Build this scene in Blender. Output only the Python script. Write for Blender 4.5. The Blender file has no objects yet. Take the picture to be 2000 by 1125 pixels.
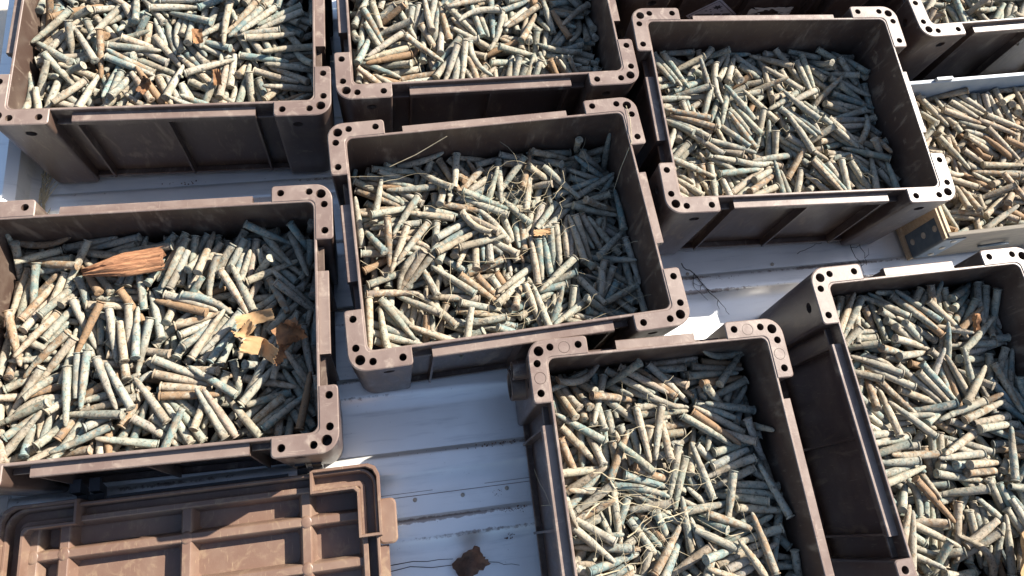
import bpy, bmesh, math, random
import numpy as np
from mathutils import Vector, Matrix
from mathutils.geometry import tessellate_polygon

# ------------------------------------------------------------------ camera, sky, sun, exposure
scene = bpy.context.scene
col = scene.collection
R = math.radians

cam_data = bpy.data.cameras.new('camera')
cam = bpy.data.objects.new('camera', cam_data)
col.objects.link(cam)
right = Vector((0.98477111, -0.12650503, 0.11925744))
upv = Vector((0.06720778, 0.90963182, 0.40994276))
fwd = Vector((0.16034018, 0.39568476, -0.90428126))
M = Matrix((right, upv, -fwd)).transposed().to_4x4()
M.translation = Vector((0.0, 0.0, 1.66280693))
cam.matrix_world = M
cam_data.sensor_width = 36.0
cam_data.lens = 1611.82 * 36.0 / 2000.0
cam_data.shift_x = (1000.0 - 992.93) / 2000.0
cam_data.shift_y = -(562.5 - 344.91) / 2000.0
cam_data.clip_start = 0.02
cam_data.clip_end = 500.0
scene.camera = cam

SUN_AZ, SUN_EL = R(23.0), R(39.8)
world = bpy.data.worlds.new('World')
scene.world = world
world.use_nodes = True
wn = world.node_tree
sky = wn.nodes.new('ShaderNodeTexSky')
sky.sky_type = 'NISHITA'
sky.sun_disc = False
sky.sun_elevation = SUN_EL
sky.sun_rotation = math.pi / 2 - SUN_AZ
sky.air_density = 1.0
sky.dust_density = 1.0
sky.ozone_density = 0.9
wn.links.new(sky.outputs['Color'], wn.nodes['Background'].inputs['Color'])
wn.nodes['Background'].inputs['Strength'].default_value = 0.078

sun_data = bpy.data.lights.new('sun', 'SUN')
sun_data.energy = 5.0
sun_data.angle = R(0.5)
sun_data.color = (1.0, 0.925, 0.82)
sun = bpy.data.objects.new('sun', sun_data)
col.objects.link(sun)
to_sun = Vector((math.cos(SUN_EL) * math.cos(SUN_AZ), math.cos(SUN_EL) * math.sin(SUN_AZ), math.sin(SUN_EL)))
sun.rotation_euler = to_sun.to_track_quat('Z', 'Y').to_euler()
sun.location = to_sun * 5

scene.view_settings.view_transform = 'Standard'
scene.view_settings.look = 'None'
scene.view_settings.gamma = 1.0
scene.view_settings.use_curve_mapping = False
scene.view_settings.exposure = 1.46

# ------------------------------------------------------------------ helpers
def tag(o, label=None, cat=None, group=None, kind=None):
    if label: o['label'] = label
    if cat: o['category'] = cat
    if group: o['group'] = group
    if kind: o['kind'] = kind
    return o

def empty(name, loc=(0, 0, 0), rz=0.0):
    o = bpy.data.objects.new(name, None)
    o.empty_display_size = 0.05
    o.location = loc
    o.rotation_euler = (0, 0, rz)
    col.objects.link(o)
    return o

def link(name, mesh, parent=None, loc=(0, 0, 0), rz=0.0):
    o = bpy.data.objects.new(name, mesh)
    col.objects.link(o)
    o.location = loc
    o.rotation_euler = (0, 0, rz)
    if parent is not None: o.parent = parent
    return o

class MB:
    def __init__(s): s.v = []; s.f = []
    def add(s, vs, fs):
        b = len(s.v); s.v += [tuple(p) for p in vs]; s.f += [tuple(i + b for i in f) for f in fs]; return s
    def box(s, x0, x1, y0, y1, z0, z1):
        vs = [(x, y, z) for x in (x0, x1) for y in (y0, y1) for z in (z0, z1)]
        return s.add(vs, [(0, 1, 3, 2), (4, 6, 7, 5), (0, 4, 5, 1), (2, 3, 7, 6), (0, 2, 6, 4), (1, 5, 7, 3)])
    def loops(s, rings, cap0=False, cap1=False, closed=True):
        n = len(rings[0]); vs = [p for r in rings for p in r]; fs = []
        for j in range(len(rings) - 1):
            for i in range(n if closed else n - 1):
                k = (i + 1) % n
                fs.append((j * n + i, j * n + k, (j + 1) * n + k, (j + 1) * n + i))
        if cap0: fs.append(tuple(range(n - 1, -1, -1)))
        if cap1: fs.append(tuple(range((len(rings) - 1) * n, len(rings) * n)))
        return s.add(vs, fs)
    def extrude(s, section, x0, x1, axis='x', nx=1, wob=None):
        # section: (a, z) outline swept along an axis
        rings = []
        for i in range(nx + 1):
            t = x0 + (x1 - x0) * i / nx
            rings.append([(t, a, z) if axis == 'x' else (a, t, z) for a, z in section])
        return s.loops(rings, True, True)
    def tube(s, pts, rad, n=6):
        pts = [Vector(p) for p in pts]; rings = []
        for i, p in enumerate(pts):
            d = (pts[min(i + 1, len(pts) - 1)] - pts[max(i - 1, 0)]).normalized()
            a = d.cross(Vector((0.1, 0.2, 1))).normalized(); b = d.cross(a)
            r = rad[i] if isinstance(rad, (list, tuple)) else rad
            rings.append([tuple(p + a * (r * math.cos(2 * math.pi * k / n)) + b * (r * math.sin(2 * math.pi * k / n))) for k in range(n)])
        return s.loops(rings, True, True)
    def tess(s, outer, holes, fn):
        # planar face with holes; points are 2D, fn maps them to 3D
        polys = [[Vector((p[0], p[1], 0)) for p in outer]] + [[Vector((p[0], p[1], 0)) for p in h] for h in holes]
        flat = [p for q in polys for p in q]
        tris = tessellate_polygon(polys)
        fs = []
        for t in tris:
            a, b, c = (flat[i] for i in t)
            if (b - a).cross(c - a).z < 0: t = (t[0], t[2], t[1])
            fs.append(tuple(t))
        return s.add([fn(p.x, p.y) for p in flat], fs)
    def mesh(s, name, mat, smooth=40, recalc=True):
        m = bpy.data.meshes.new(name)
        m.from_pydata(s.v, [], s.f)
        bm = bmesh.new(); bm.from_mesh(m)
        bmesh.ops.remove_doubles(bm, verts=bm.verts, dist=1e-5)
        if recalc: bmesh.ops.recalc_face_normals(bm, faces=bm.faces)
        bm.to_mesh(m); bm.free()
        m.materials.append(mat)
        m.shade_smooth(); m.set_sharp_from_angle(angle=R(smooth))
        return m
    def obj(s, name, mat, parent=None, loc=(0, 0, 0), rz=0.0, smooth=40):
        return link(name, s.mesh(name, mat, smooth), parent, loc, rz)

def rrect(hx, hy, r, n=6, cx=0, cy=0):
    pts = []
    for sx, sy, a0 in ((1, 1, 0), (-1, 1, 90), (-1, -1, 180), (1, -1, 270)):
        for i in range(n + 1):
            a = R(a0 + 90 * i / n)
            pts.append((cx + sx * (hx - r) + r * math.cos(a), cy + sy * (hy - r) + r * math.sin(a)))
    return pts

def circle(cx, cy, r, n=18):
    return [(cx + r * math.cos(2 * math.pi * i / n), cy + r * math.sin(2 * math.pi * i / n)) for i in range(n)]

# ------------------------------------------------------------------ materials
class NT:
    def __init__(s, name):
        s.m = bpy.data.materials.new(name); s.m.use_nodes = True
        s.t = s.m.node_tree; s.b = s.t.nodes['Principled BSDF']
    def n(s, typ, **kw):
        o = s.t.nodes.new(typ)
        for k, v in kw.items(): setattr(o, k, v)
        return o
    def l(s, a, b): s.t.links.new(a, b)
    def coords(s, kind='Object', scale=(1, 1, 1), attr=None):
        if attr:
            c = s.n('ShaderNodeAttribute', attribute_name=attr).outputs['Vector']
        else:
            c = s.n('ShaderNodeTexCoord').outputs[kind]
        mp = s.n('ShaderNodeMapping'); mp.inputs['Scale'].default_value = scale
        s.l(c, mp.inputs['Vector']); return mp.outputs['Vector']
    def shift(s, vec):
        # every moulding carries its own marks
        o = s.n('ShaderNodeVectorMath', operation='ADD'); s.l(vec, o.inputs[0])
        r = s.math('MULTIPLY', s.n('ShaderNodeObjectInfo').outputs['Random'], 40.0); s.l(r, o.inputs[1])
        return o.outputs[0]
    def noise(s, vec, scale, detail=4, rough=.55, dist=0.0):
        o = s.n('ShaderNodeTexNoise'); o.inputs['Scale'].default_value = scale
        o.inputs['Detail'].default_value = detail; o.inputs['Roughness'].default_value = rough
        o.inputs['Distortion'].default_value = dist
        s.l(vec, o.inputs['Vector']); return o.outputs['Fac']
    def ramp(s, fac, lo, hi):
        o = s.n('ShaderNodeMapRange'); o.interpolation_type = 'SMOOTHSTEP'
        o.inputs['From Min'].default_value = lo; o.inputs['From Max'].default_value = hi
        s.l(fac, o.inputs['Value']); return o.outputs['Result']
    def math(s, op, a, b):
        o = s.n('ShaderNodeMath', operation=op)
        for i, x in enumerate((a, b)):
            if isinstance(x, (int, float)): o.inputs[i].default_value = x
            else: s.l(x, o.inputs[i])
        return o.outputs[0]
    def mix(s, fac, a, b, blend='MIX'):
        o = s.n('ShaderNodeMix', data_type='RGBA', blend_type=blend)
        for i, x in ((0, fac), (6, a), (7, b)):
            if isinstance(x, (int, float)): o.inputs[i].default_value = x
            elif isinstance(x, tuple): o.inputs[i].default_value = (*x, 1)
            else: s.l(x, o.inputs[i])
        return o.outputs[2]
    def bump(s, h, strength, dist=0.001, prev=None):
        o = s.n('ShaderNodeBump'); o.inputs['Strength'].default_value = strength; o.inputs['Distance'].default_value = dist
        s.l(h, o.inputs['Height'])
        if prev: s.l(prev, o.inputs['Normal'])
        return o.outputs['Normal']
    def done(s, color=None, rough=None, normal=None, metal=None, spec=None):
        for k, x in (('Base Color', color), ('Roughness', rough), ('Normal', normal), ('Metallic', metal), ('Specular IOR Level', spec)):
            if x is None: continue
            if isinstance(x, (int, float)): s.b.inputs[k].default_value = x
            elif isinstance(x, tuple): s.b.inputs[k].default_value = (*x, 1)
            else: s.l(x, s.b.inputs[k])
        return s.m

def plastic(name, base, dust, scuff, lo=.5, hi=.75, k=.8):
    t = NT(name)
    v = t.shift(t.coords('Object'))
    v2 = t.shift(t.coords('Object', (1, 1, .25)))
    n1 = t.noise(v, 9, 6, .6); n2 = t.noise(v2, 38, 5, .65, .6); n3 = t.noise(v, 420, 3, .6)
    c = t.mix(t.ramp(n1, lo, hi), base, dust)
    c = t.mix(t.math('MULTIPLY', t.ramp(n2, .52, .72), k), c, scuff)
    sc = t.shift(t.coords('Object', (30, 3, 3)))
    sv = t.noise(sc, 14, 3, .5, .2)
    c = t.mix(t.math('MULTIPLY', t.ramp(sv, .64, .72), .55), c, scuff)
    c = t.mix(t.math('MULTIPLY', t.ramp(n3, .58, .8), .25), c, dust)
    r = t.math('ADD', t.math('MULTIPLY', n2, .4), .18)
    b = t.bump(n3, .18, .0006)
    b = t.bump(n2, .12, .002, b)
    return t.done(c, r, b, spec=.45)

MAT = {}
MAT['crate'] = plastic('brown_plastic', (.064, .041, .032), (.115, .084, .065), (.20, .157, .12))
MAT['pale_tops'] = plastic('pale_scuffed_plastic', (.142, .100, .084), (.19, .143, .12), (.27, .215, .175), .4, .62)
MAT['lid'] = plastic('brown_lid_plastic', (.145, .088, .064), (.185, .125, .092), (.31, .23, .145), .42, .7, .4)

t = NT('black_plastic'); v = t.coords()
MAT['black'] = t.done(t.mix(t.noise(v, 60, 3), (.012, .013, .016), (.03, .03, .033)), .4)

def floor_mat():
    t = NT('painted_sheet_metal'); v = t.coords('Object')
    wear = t.n('ShaderNodeAttribute', attribute_name='wear').outputs['Fac']
    big = t.noise(v, 3.2, 5, .6); fine = t.noise(v, 160, 5, .7); mid = t.noise(v, 34, 5, .65)
    streak = t.noise(t.coords('Object', (1, 9, 1)), 7, 5, .6)
    c = t.mix(t.ramp(big, .35, .7), (.90, .90, .87), (.83, .835, .82))
    c = t.mix(t.math('MULTIPLY', t.ramp(streak, .5, .75), .5), c, (.52, .53, .53))
    specks = t.math('MULTIPLY', t.ramp(fine, .66, .72), t.ramp(mid, .45, .62))
    c = t.mix(t.math('MULTIPLY', specks, .8), c, (.12, .095, .075))
    w1 = t.ramp(t.math('ADD', t.math('MULTIPLY', wear, .62), t.math('MULTIPLY', t.noise(v, 75, 6, .75), .7)), .72, .86)
    c = t.mix(t.math('MULTIPLY', w1, .68), c, t.mix(t.noise(v, 140, 3), (.10, .045, .022), (.22, .13, .08)))
    r = t.math('ADD', t.math('MULTIPLY', mid, .25), .24)
    b = t.bump(big, .12, .006)
    return t.done(c, r, b, metal=.5, spec=.5)
MAT['floor'] = floor_mat()

def cart_mat():
    t = NT('corroded_brass')
    v = t.coords(attr='loc')
    base = t.n('ShaderNodeAttribute', attribute_name='tint').outputs['Color']
    rust = t.n('ShaderNodeAttribute', attribute_name='rust').outputs['Fac']
    n1 = t.noise(v, 90, 6, .7, .6); n2 = t.noise(v, 60, 6, .7); n3 = t.noise(v, 620, 4, .7); n4 = t.noise(v, 190, 5, .7, .5)
    n5 = t.noise(v, 90, 4, .6)
    c = t.mix(t.math('MULTIPLY', t.ramp(n2, .44, .60), .85), base, (.375, .325, .245))
    c = t.mix(t.math('MULTIPLY', t.ramp(n1, .53, .63), .7), c, (.16, .235, .22))
    n6 = t.noise(v, 26, 4, .6)
    c = t.mix(t.math('MULTIPLY', t.ramp(n6, .52, .64), .6), c, (.185, .145, .10))
    rr = t.ramp(t.math('ADD', t.math('MULTIPLY', n5, .75), t.math('MULTIPLY', rust, .42)), .50, .66)
    c = t.mix(t.math('MULTIPLY', rr, .85), c, t.mix(n4, (.13, .085, .05), (.36, .215, .11)))
    c = t.mix(t.math('MULTIPLY', t.ramp(n4, .53, .64), .8), c, (.075, .066, .052))
    c = t.mix(t.math('MULTIPLY', t.ramp(n3, .55, .7), .3), c, (.48, .43, .335))
    b = t.bump(n4, .8, .0016); b = t.bump(n3, .4, .0006, b)
    return t.done(c, .78, b, spec=.25)
MAT['cart'] = cart_mat()

def simple(name, a, b, scale, rough=.8, bs=.4, bd=.001, stretch=(1, 1, 1)):
    t = NT(name); v = t.coords('Object', stretch)
    n = t.noise(v, scale, 6, .65, .3)
    return t.done(t.mix(t.ramp(n, .3, .7), a, b), rough, t.bump(n, bs, bd))
MAT['ground'] = simple('pale_ground', (.42, .38, .32), (.55, .50, .43), 5, .95)
MAT['ply'] = simple('plywood', (.40, .30, .19), (.52, .41, .27), 30, .8, .3, .001, (1, 6, 6))
MAT['plygrey'] = simple('shade_toned_plywood', (.12, .105, .085), (.19, .165, .13), 24, .8, .3, .001, (1, 8, 8))  # same ply, with the shade on the front put into the colour
MAT['bluepaint'] = simple('pale_blue_painted_metal', (.26, .31, .36), (.34, .38, .42), 20, .45, .1)
MAT['strap'] = simple('blue_grey_steel', (.055, .085, .11), (.10, .13, .155), 40, .4, .15)
MAT['rivet'] = simple('rivet_steel', (.34, .30, .24), (.48, .44, .36), 90, .5, .2)
MAT['bark'] = simple('dry_bark', (.16, .065, .03), (.40, .20, .10), 60, .9, 1.0, .003, (.25, 3, 3))
MAT['card'] = simple('brown_cardboard', (.29, .165, .075), (.42, .28, .145), 26, .85, .4, .001)
MAT['leaf'] = simple('dead_leaf', (.12, .06, .03), (.34, .17, .07), 45, .85, .6, .001)
MAT['brownleaf'] = simple('dark_dead_leaf', (.10, .055, .035), (.20, .11, .07), 50, .85, .6, .001)
MAT['straw'] = simple('straw', (.38, .31, .19), (.58, .50, .34), 60, .8, .1)
MAT['twig'] = simple('black_twig', (.012, .011, .012), (.04, .032, .028), 90, .9, .3)
MAT['paper'] = simple('white_paper', (.66, .63, .56), (.80, .78, .72), 30, .8, .2)
MAT['label'] = simple('label_paper', (.50, .47, .50), (.66, .63, .66), 60, .7, .1)
MAT['ink'] = simple('label_ink', (.03, .03, .035), (.09, .085, .09), 300, .7, .05)
MAT['dirt'] = simple('red_brown_dirt', (.10, .05, .03), (.20, .11, .07), 120, .95, .8, .002)

# ------------------------------------------------------------------ the setting
g = MB(); g.add([(-60, -60, -.75), (60, -60, -.75), (60, 60, -.75), (-60, 60, -.75)], [(0, 1, 2, 3)])
tag(g.obj('ground', MAT['ground']), kind='structure')

def metal_floor():
    # ribs of the pressed sheet run along x; (y of the rear edge, width)
    ribs = [(.163 + .147 * k, .029) for k in range(-7, 14) if k != -1] + [(.045, .029)]
    rows = {}
    def put(y, z, w): rows[round(y, 4)] = (z, w)
    hgt = .009
    for e, wd in sorted(ribs):
        put(e + .045, -hgt - .001, 0); put(e + .019, -hgt, .15); put(e + .010, -hgt, .35); put(e + .004, -.0015, .9); put(e, 0, 1.0); put(e - .005, 0, .45)
        put(e - wd * .5, .0004, .25); put(e - wd + .005, 0, .35); put(e - wd, 0, .8); put(e - wd - .004, -.0015, .7); put(e - wd - .012, -hgt, .2); put(e - wd - .030, -hgt - .001, 0)
    ys = sorted(rows)
    ys = [y for i, y in enumerate(ys) if i == 0 or y - ys[i - 1] > .0015]
    xs = np.linspace(-.683, 2.6, 60)
    vs = []; ws = []; rng = random.Random(4)
    for y in ys:
        for x in xs:
            z, w = rows[y]
            d = .0012 * math.sin(x * 6.1 + y * 9) * math.sin(y * 13 + x * 2.3)
            vs.append((x, y, z - .0001 + d)); ws.append((1.45 if abs(y - .443) < .035 else 1.0) * w * (.60 + .40 * math.sin(x * 7.3 + y * 31) * math.sin(x * 3.1 + 1 + y * 5)))
    n = len(xs); fs = []
    for j in range(len(ys) - 1):
        for i in range(n - 1): fs.append((j * n + i, j * n + i + 1, (j + 1) * n + i + 1, (j + 1) * n + i))
    m = bpy.data.meshes.new('metal_floor'); m.from_pydata(vs, [], fs)
    at = m.attributes.new('wear', 'FLOAT', 'POINT'); at.data.foreach_set('value', np.array(ws, np.float32))
    m.materials.append(MAT['floor']); m.shade_smooth(); m.set_sharp_from_angle(angle=R(50))
    o = link('metal_floor', m); tag(o, kind='structure')
    s = MB(); s.box(-.683, 2.6, -.95, 2.05, -.06, -.02); s.obj('floor_base', MAT['floor'], o)
    s = MB(); s.box(-.683, 2.6, .0910, .0962, -.0150, -.0072); sj = s.obj('joint_strip', MAT['floor'], o)
    s = MB(); s.box(-.683, 2.6, .0898, .0908, -.0150, -.0088).box(-.683, 2.6, .0964, .0972, -.0150, -.0090)
    s.obj('joint_gap', MAT['dirt'], o)
    for x, y in ((.035, .083), (.125, .081), (.21, .083), (.66, .47), (.86, .475)):
        sc = MB(); sc.loops([[(*p, -.0105) for p in circle(x, y, .0042, 10)], [(*p, -.007) for p in circle(x, y, .004, 10)], [(*p, -.006) for p in circle(x, y, .0025, 10)]], False, True)
        sc.obj('screw_head', MAT['rivet'], o)
metal_floor()

def side_wall():
    sec = [(-.683, -.06), (-.676, -.06), (-.676, .004), (-.690, .018), (-.690, .052), (-.682, .060), (-.682, .098), (-.700, .112), (-.735, .112), (-.735, -.06)]
    s = MB(); s.extrude([(a, z) for a, z in sec], -.95, 2.05, 'y', 12)
    o = s.obj('side_wall', MAT['floor'], smooth=30); tag(o, kind='structure')
    rng = random.Random(8); d = MB()
    for i in range(60):
        y = rng.uniform(.62, .80); x = -.676 + rng.uniform(.0, .012)
        L = rng.uniform(.01, .05); a = rng.gauss(math.pi / 2, .5)
        d.tube([(x, y, rng.uniform(-.004, .006)), (x + L * .5 * math.cos(a), y + L * .5 * math.sin(a), rng.uniform(0, .008)), (x + L * math.cos(a) * .8, y + L * math.sin(a), rng.uniform(-.003, .006))], rng.uniform(.0006, .0016), 4)
    tag(d.obj('corner_litter', MAT['straw']), 'dry straw litter gathered along the foot of the bed side wall', 'litter', kind='stuff')
side_wall()

# ------------------------------------------------------------------ plastic crates
W2, D2, ZR = .28, .2116, .28            # half spacing of the corner holes, rim height
O, I, ARM = .0195, .014, .0860          # flange edge outside / inside the hole line, arm length

def pale_tops(m):
    # up-facing faces near the rim take a paler plastic
    m.materials.append(MAT['pale_tops'])
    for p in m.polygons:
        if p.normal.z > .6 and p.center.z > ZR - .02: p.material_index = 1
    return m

def post_mesh(boss=False):
    b = MB()
    rc, re, ri = .030, .006, .011
    io = -I + .0025
    def outline(inset, shrink=0.0):
        o = O - inset - shrink; i_ = io + inset; a = -ARM + inset
        p = []
        def arc(cx, cy, r, a0, a1, n):
            for k in range(n + 1):
                t = R(a0 + (a1 - a0) * k / n); p.append((cx + r * math.cos(t), cy + r * math.sin(t)))
        arc(o - re, a + re, re, -90, 0, 3)
        arc(o - rc, o - rc, rc, 0, 90, 8)
        arc(a + re, o - re, re, 90, 180, 3)
        p.append((a, i_))
        arc(i_ - ri, i_ - ri, ri, 90, 0, 4)
        p.append((i_, a))
        return p
    zt = ZR + .0015
    holes = [(0, 0, .0087)]
    for s in (.0205, .0699):
        holes += [(-s, .0052, .0064), (.0052, -s, .0064)]
    hp = [circle(x, y, r, 18) for x, y, r in holes]
    top = outline(.0016)
    b.tess(top, hp, lambda x, y: (x, y, zt))
    n = len(top)
    # hole barrels
    for x, y, r in holes:
        b.loops([[(*p, zt) for p in circle(x, y, r, 18)], [(*p, zt - .0012) for p in circle(x, y, r * .95, 18)], [(*p, zt - .045) for p in circle(x, y, r * .9, 18)]], False, False)
        b.add([(*p, zt - .045) for p in circle(x, y, r * .9, 18)], [tuple(range(18))])
    r0 = outline(0.0); zb = .004
    rb = outline(0.0, .010)
    ring = [[(*p, zt) for p in top], [(*p, zt - .0016) for p in r0]]
    b.loops(ring)
    # side faces; the two long outer faces carry a round hole
    u0 = [(*p, zt - .0016) for p in r0]; u1 = [(*p, zb) for p in rb]
    base = b.add(u0 + u1, [])
    off = len(b.v) - 2 * n
    for i in range(n):
        k = (i + 1) % n
        if i in (3, 12): continue
        b.f.append((off + i, off + k, off + n + k, off + n + i))
    b.f.append(tuple(off + n + i for i in range(n)))
    for i in (3, 12):
        k = i + 1
        A = Vector(u0[i]); B = Vector(u0[k]); C_ = Vector(u1[k]); D_ = Vector(u1[i])
        ex = (B - A).normalized(); ez = D_ - A; ez = (ez - ex * ez.dot(ex)).normalized()
        Lx = (B - A).length
        nrm = Vector((1, 0, 0)) if i == 3 else Vector((0, 1, 0))
        fn = lambda x, y: tuple(A + ex * x + ez * (-y))
        outer = [(0, 0), (Lx, 0), ((C_ - A).dot(ex), -(C_ - A).dot(ez)), ((D_ - A).dot(ex), -(D_ - A).dot(ez))]
        hc = circle(Lx * .5, -.036, .0098, 16)
        b.tess(outer, [hc], fn)
        hin = [Vector(fn(*p)) - nrm * .012 for p in hc]
        b.loops([[fn(*p) for p in hc], [tuple(p) for p in hin]], False, True)
    return pale_tops(b.mesh('corner_post', MAT['crate'], 32))

def shell_mesh():
    b = MB(); hx, hy = W2 - I, D2 - I; th = .005
    def rr(d, r): return rrect(hx + d, hy + d, r, 5)
    rings = [[(*p, .012) for p in rr(0, .012)], [(*p, ZR - .0012) for p in rr(0, .012)], [(*p, ZR) for p in rr(.0012, .013)], [(*p, ZR) for p in rr(th - .0012, .016)], [(*p, ZR - .0012) for p in rr(th, .017)], [(*p, .006) for p in rr(th - .002, .017)]]
    b.loops(rings, True, True)
    return pale_tops(b.mesh('shell', MAT['crate'], 32))

def ledge_mesh(half):
    # local: wall face at y = 0, outwards is -y
    b = MB()
    sec = [(.001, ZR - .0125), (-.0165, ZR - .0125), (-.0180, ZR - .0140), (-.0180, ZR - .026), (-.0145, ZR - .026), (-.0145, ZR - .0175), (.001, ZR - .0175)]
    b.extrude(sec, -half, half, 'x', 6)
    return pale_tops(b.mesh('side_ledge', MAT['crate'], 32))

def bar_mesh(name, half, depth, z0, z1):
    b = MB(); c = .0012
    b.loops([[(-half, .001, z0), (half, .001, z0), (half, -depth, z0), (-half, -depth, z0)], [(-half, .001, z1 - c), (half, .001, z1 - c), (half, -depth, z1 - c), (-half, -depth, z1 - c)],
             [(-half, .001, z1), (half, .001, z1), (half, -depth + c, z1), (-half, -depth + c, z1)]], True, True)
    return b.mesh(name, MAT['crate'], 32)

def rib_mesh():
    b = MB(); sec = [(-.002, .018), (.002, .018), (.002, ZR - .0180), (-.002, ZR - .0180)]
    b.loops([[(x, y, z) for x, z in sec] for y in (.001, -.0150, -.0158)], True, True)
    return b.mesh('rib', MAT['crate'], 32)

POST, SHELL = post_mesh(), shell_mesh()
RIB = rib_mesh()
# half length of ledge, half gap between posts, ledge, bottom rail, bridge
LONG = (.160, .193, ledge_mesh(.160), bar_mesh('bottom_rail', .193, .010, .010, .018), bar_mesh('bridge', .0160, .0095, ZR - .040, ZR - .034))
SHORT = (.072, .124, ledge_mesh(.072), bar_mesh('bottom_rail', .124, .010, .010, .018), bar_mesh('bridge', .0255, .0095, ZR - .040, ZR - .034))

def crate(pose, label):
    x, y, a = pose
    root = empty('plastic_crate', (x, y, 0), a)
    tag(root, label, 'crate', 'brown plastic crates on the metal floor')
    link('shell', SHELL, root)
    for k, (sx, sy) in enumerate(((1, 1), (-1, 1), (-1, -1), (1, -1))):
        link('corner_post', POST, root, (sx * W2, sy * D2, 0), k * math.pi / 2)
    wx, wy = W2 - I + .005, D2 - I + .005
    for m, loc, rz, rx in ((LONG, (0, -wy, 0), 0, (-.157, 0, .157)), (LONG, (0, wy, 0), math.pi, (-.157, 0, .157)), (SHORT, (wx, 0, 0), math.pi / 2, (-.069, .069)), (SHORT, (-wx, 0, 0), -math.pi / 2, (-.069, .069))):
        half, gap, lm, bm_, br = m
        led = link('side_ledge', lm, root, loc, rz)
        for r_ in rx: link('rib', RIB, led, (r_, 0, 0))
        link('bottom_rail', bm_, led)
        for s in (-1, 1): link('bridge', br, led, (s * (half + gap) / 2, 0, 0))
    return root

NAMES = {
 'A': 'brown crate heaped nearly to the brim, beside the side wall of the bed',
 'B': 'brown crate of cartridges directly behind the tilted middle crate with straw',
 'C': 'brown crate in front of the crate with a diamond label, sunlit dusty rims',
 'D': 'brown crate behind the low wooden box, only its near corner showing',
 'E': 'skewed brown crate in the middle, straw stems among its cartridges',
 'F': 'brown crate with bark chunk and torn cardboard among its cartridges, behind the upturned lid',
 'G': 'end-on brown crate with rope socket rings on its post and tangled dry grass inside',
 'H': 'end-on brown crate whose long dark side faces the straw-tangled crate',
 'K': 'dark brown crate bearing a white diamond label and a torn label on its front'}
POSE = {'E': (0.22795, 0.51671, 0.04226), 'C': (0.84018, 0.72796, -0.03310), 'A': (-0.36405, 0.99341, -0.02368),
        'B': (0.23806, 1.01780, 0.00546), 'F': (-0.37816, 0.38877, -0.01443), 'G': (0.46461, -0.00343, 1.56413),
        'H': (1.01154, 0.08204, 1.58471), 'D': (1.48087, 1.10668, 0.03698), 'K': (0.853, 1.232, -0.012), 'I': (1.4345, .645, .03)}
CR = {k: crate(POSE[k], NAMES[k]) for k in 'EFGACBHDK'}

# rope socket rings on the end-on crate, moulded rings on its flange
def rings(root):
    b = MB()
    def ring(cy, cz, r0, r1, x0, x1):
        f = lambda r, x: [(x, cy + r * math.cos(2 * math.pi * i / 24), cz + r * math.sin(2 * math.pi * i / 24)) for i in range(24)]
        b.loops([f(r1, x0), f(r1, x1 - .001), f(r1 - .001, x1), f(r0 + .001, x1), f(r0, x1 - .001), f(r0, x0)], False, False)
        b.add(f(r0, x0 + .001), [tuple(range(24))])
    return b, ring
for (cx_, z, r0, r1) in ((.245, .178, .022, .0275), (.262, .228, .013, .0170)):
    b, ring = rings(None)
    # long side facing the camera's left is local +y of the turned crate
    ring(0, 0, r0, r1, 0, .030)
    o = b.obj('rope_socket', MAT['crate'], CR['G'], (cx_, D2 + O - .008, z))
    o.rotation_euler = (0, 0, math.pi / 2)
for sx, sy in ((1, 1), (1, -1)):
    for dx, dy in ((-.045, .003), (.003, -.045)):
        if (sx, sy) == (1, -1): px, py = W2 + (dy if dx < 0 else dx) * 1, -D2 - (dx if dx < 0 else dy)
        px, py = W2 + dx, sy * (D2 + dy)
        b = MB(); z = ZR + .0015
        b.loops([[(*p, z - .0004) for p in circle(0, 0, .0104, 24)], [(*p, z + .0004) for p in circle(0, 0, .0100, 24)], [(*p, z + .0004) for p in circle(0, 0, .0094, 24)], [(*p, z - .0004) for p in circle(0, 0, .0090, 24)]])
        b.obj('moulded_ring', MAT['crate'], CR['G'], (px, py, 0))

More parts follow.
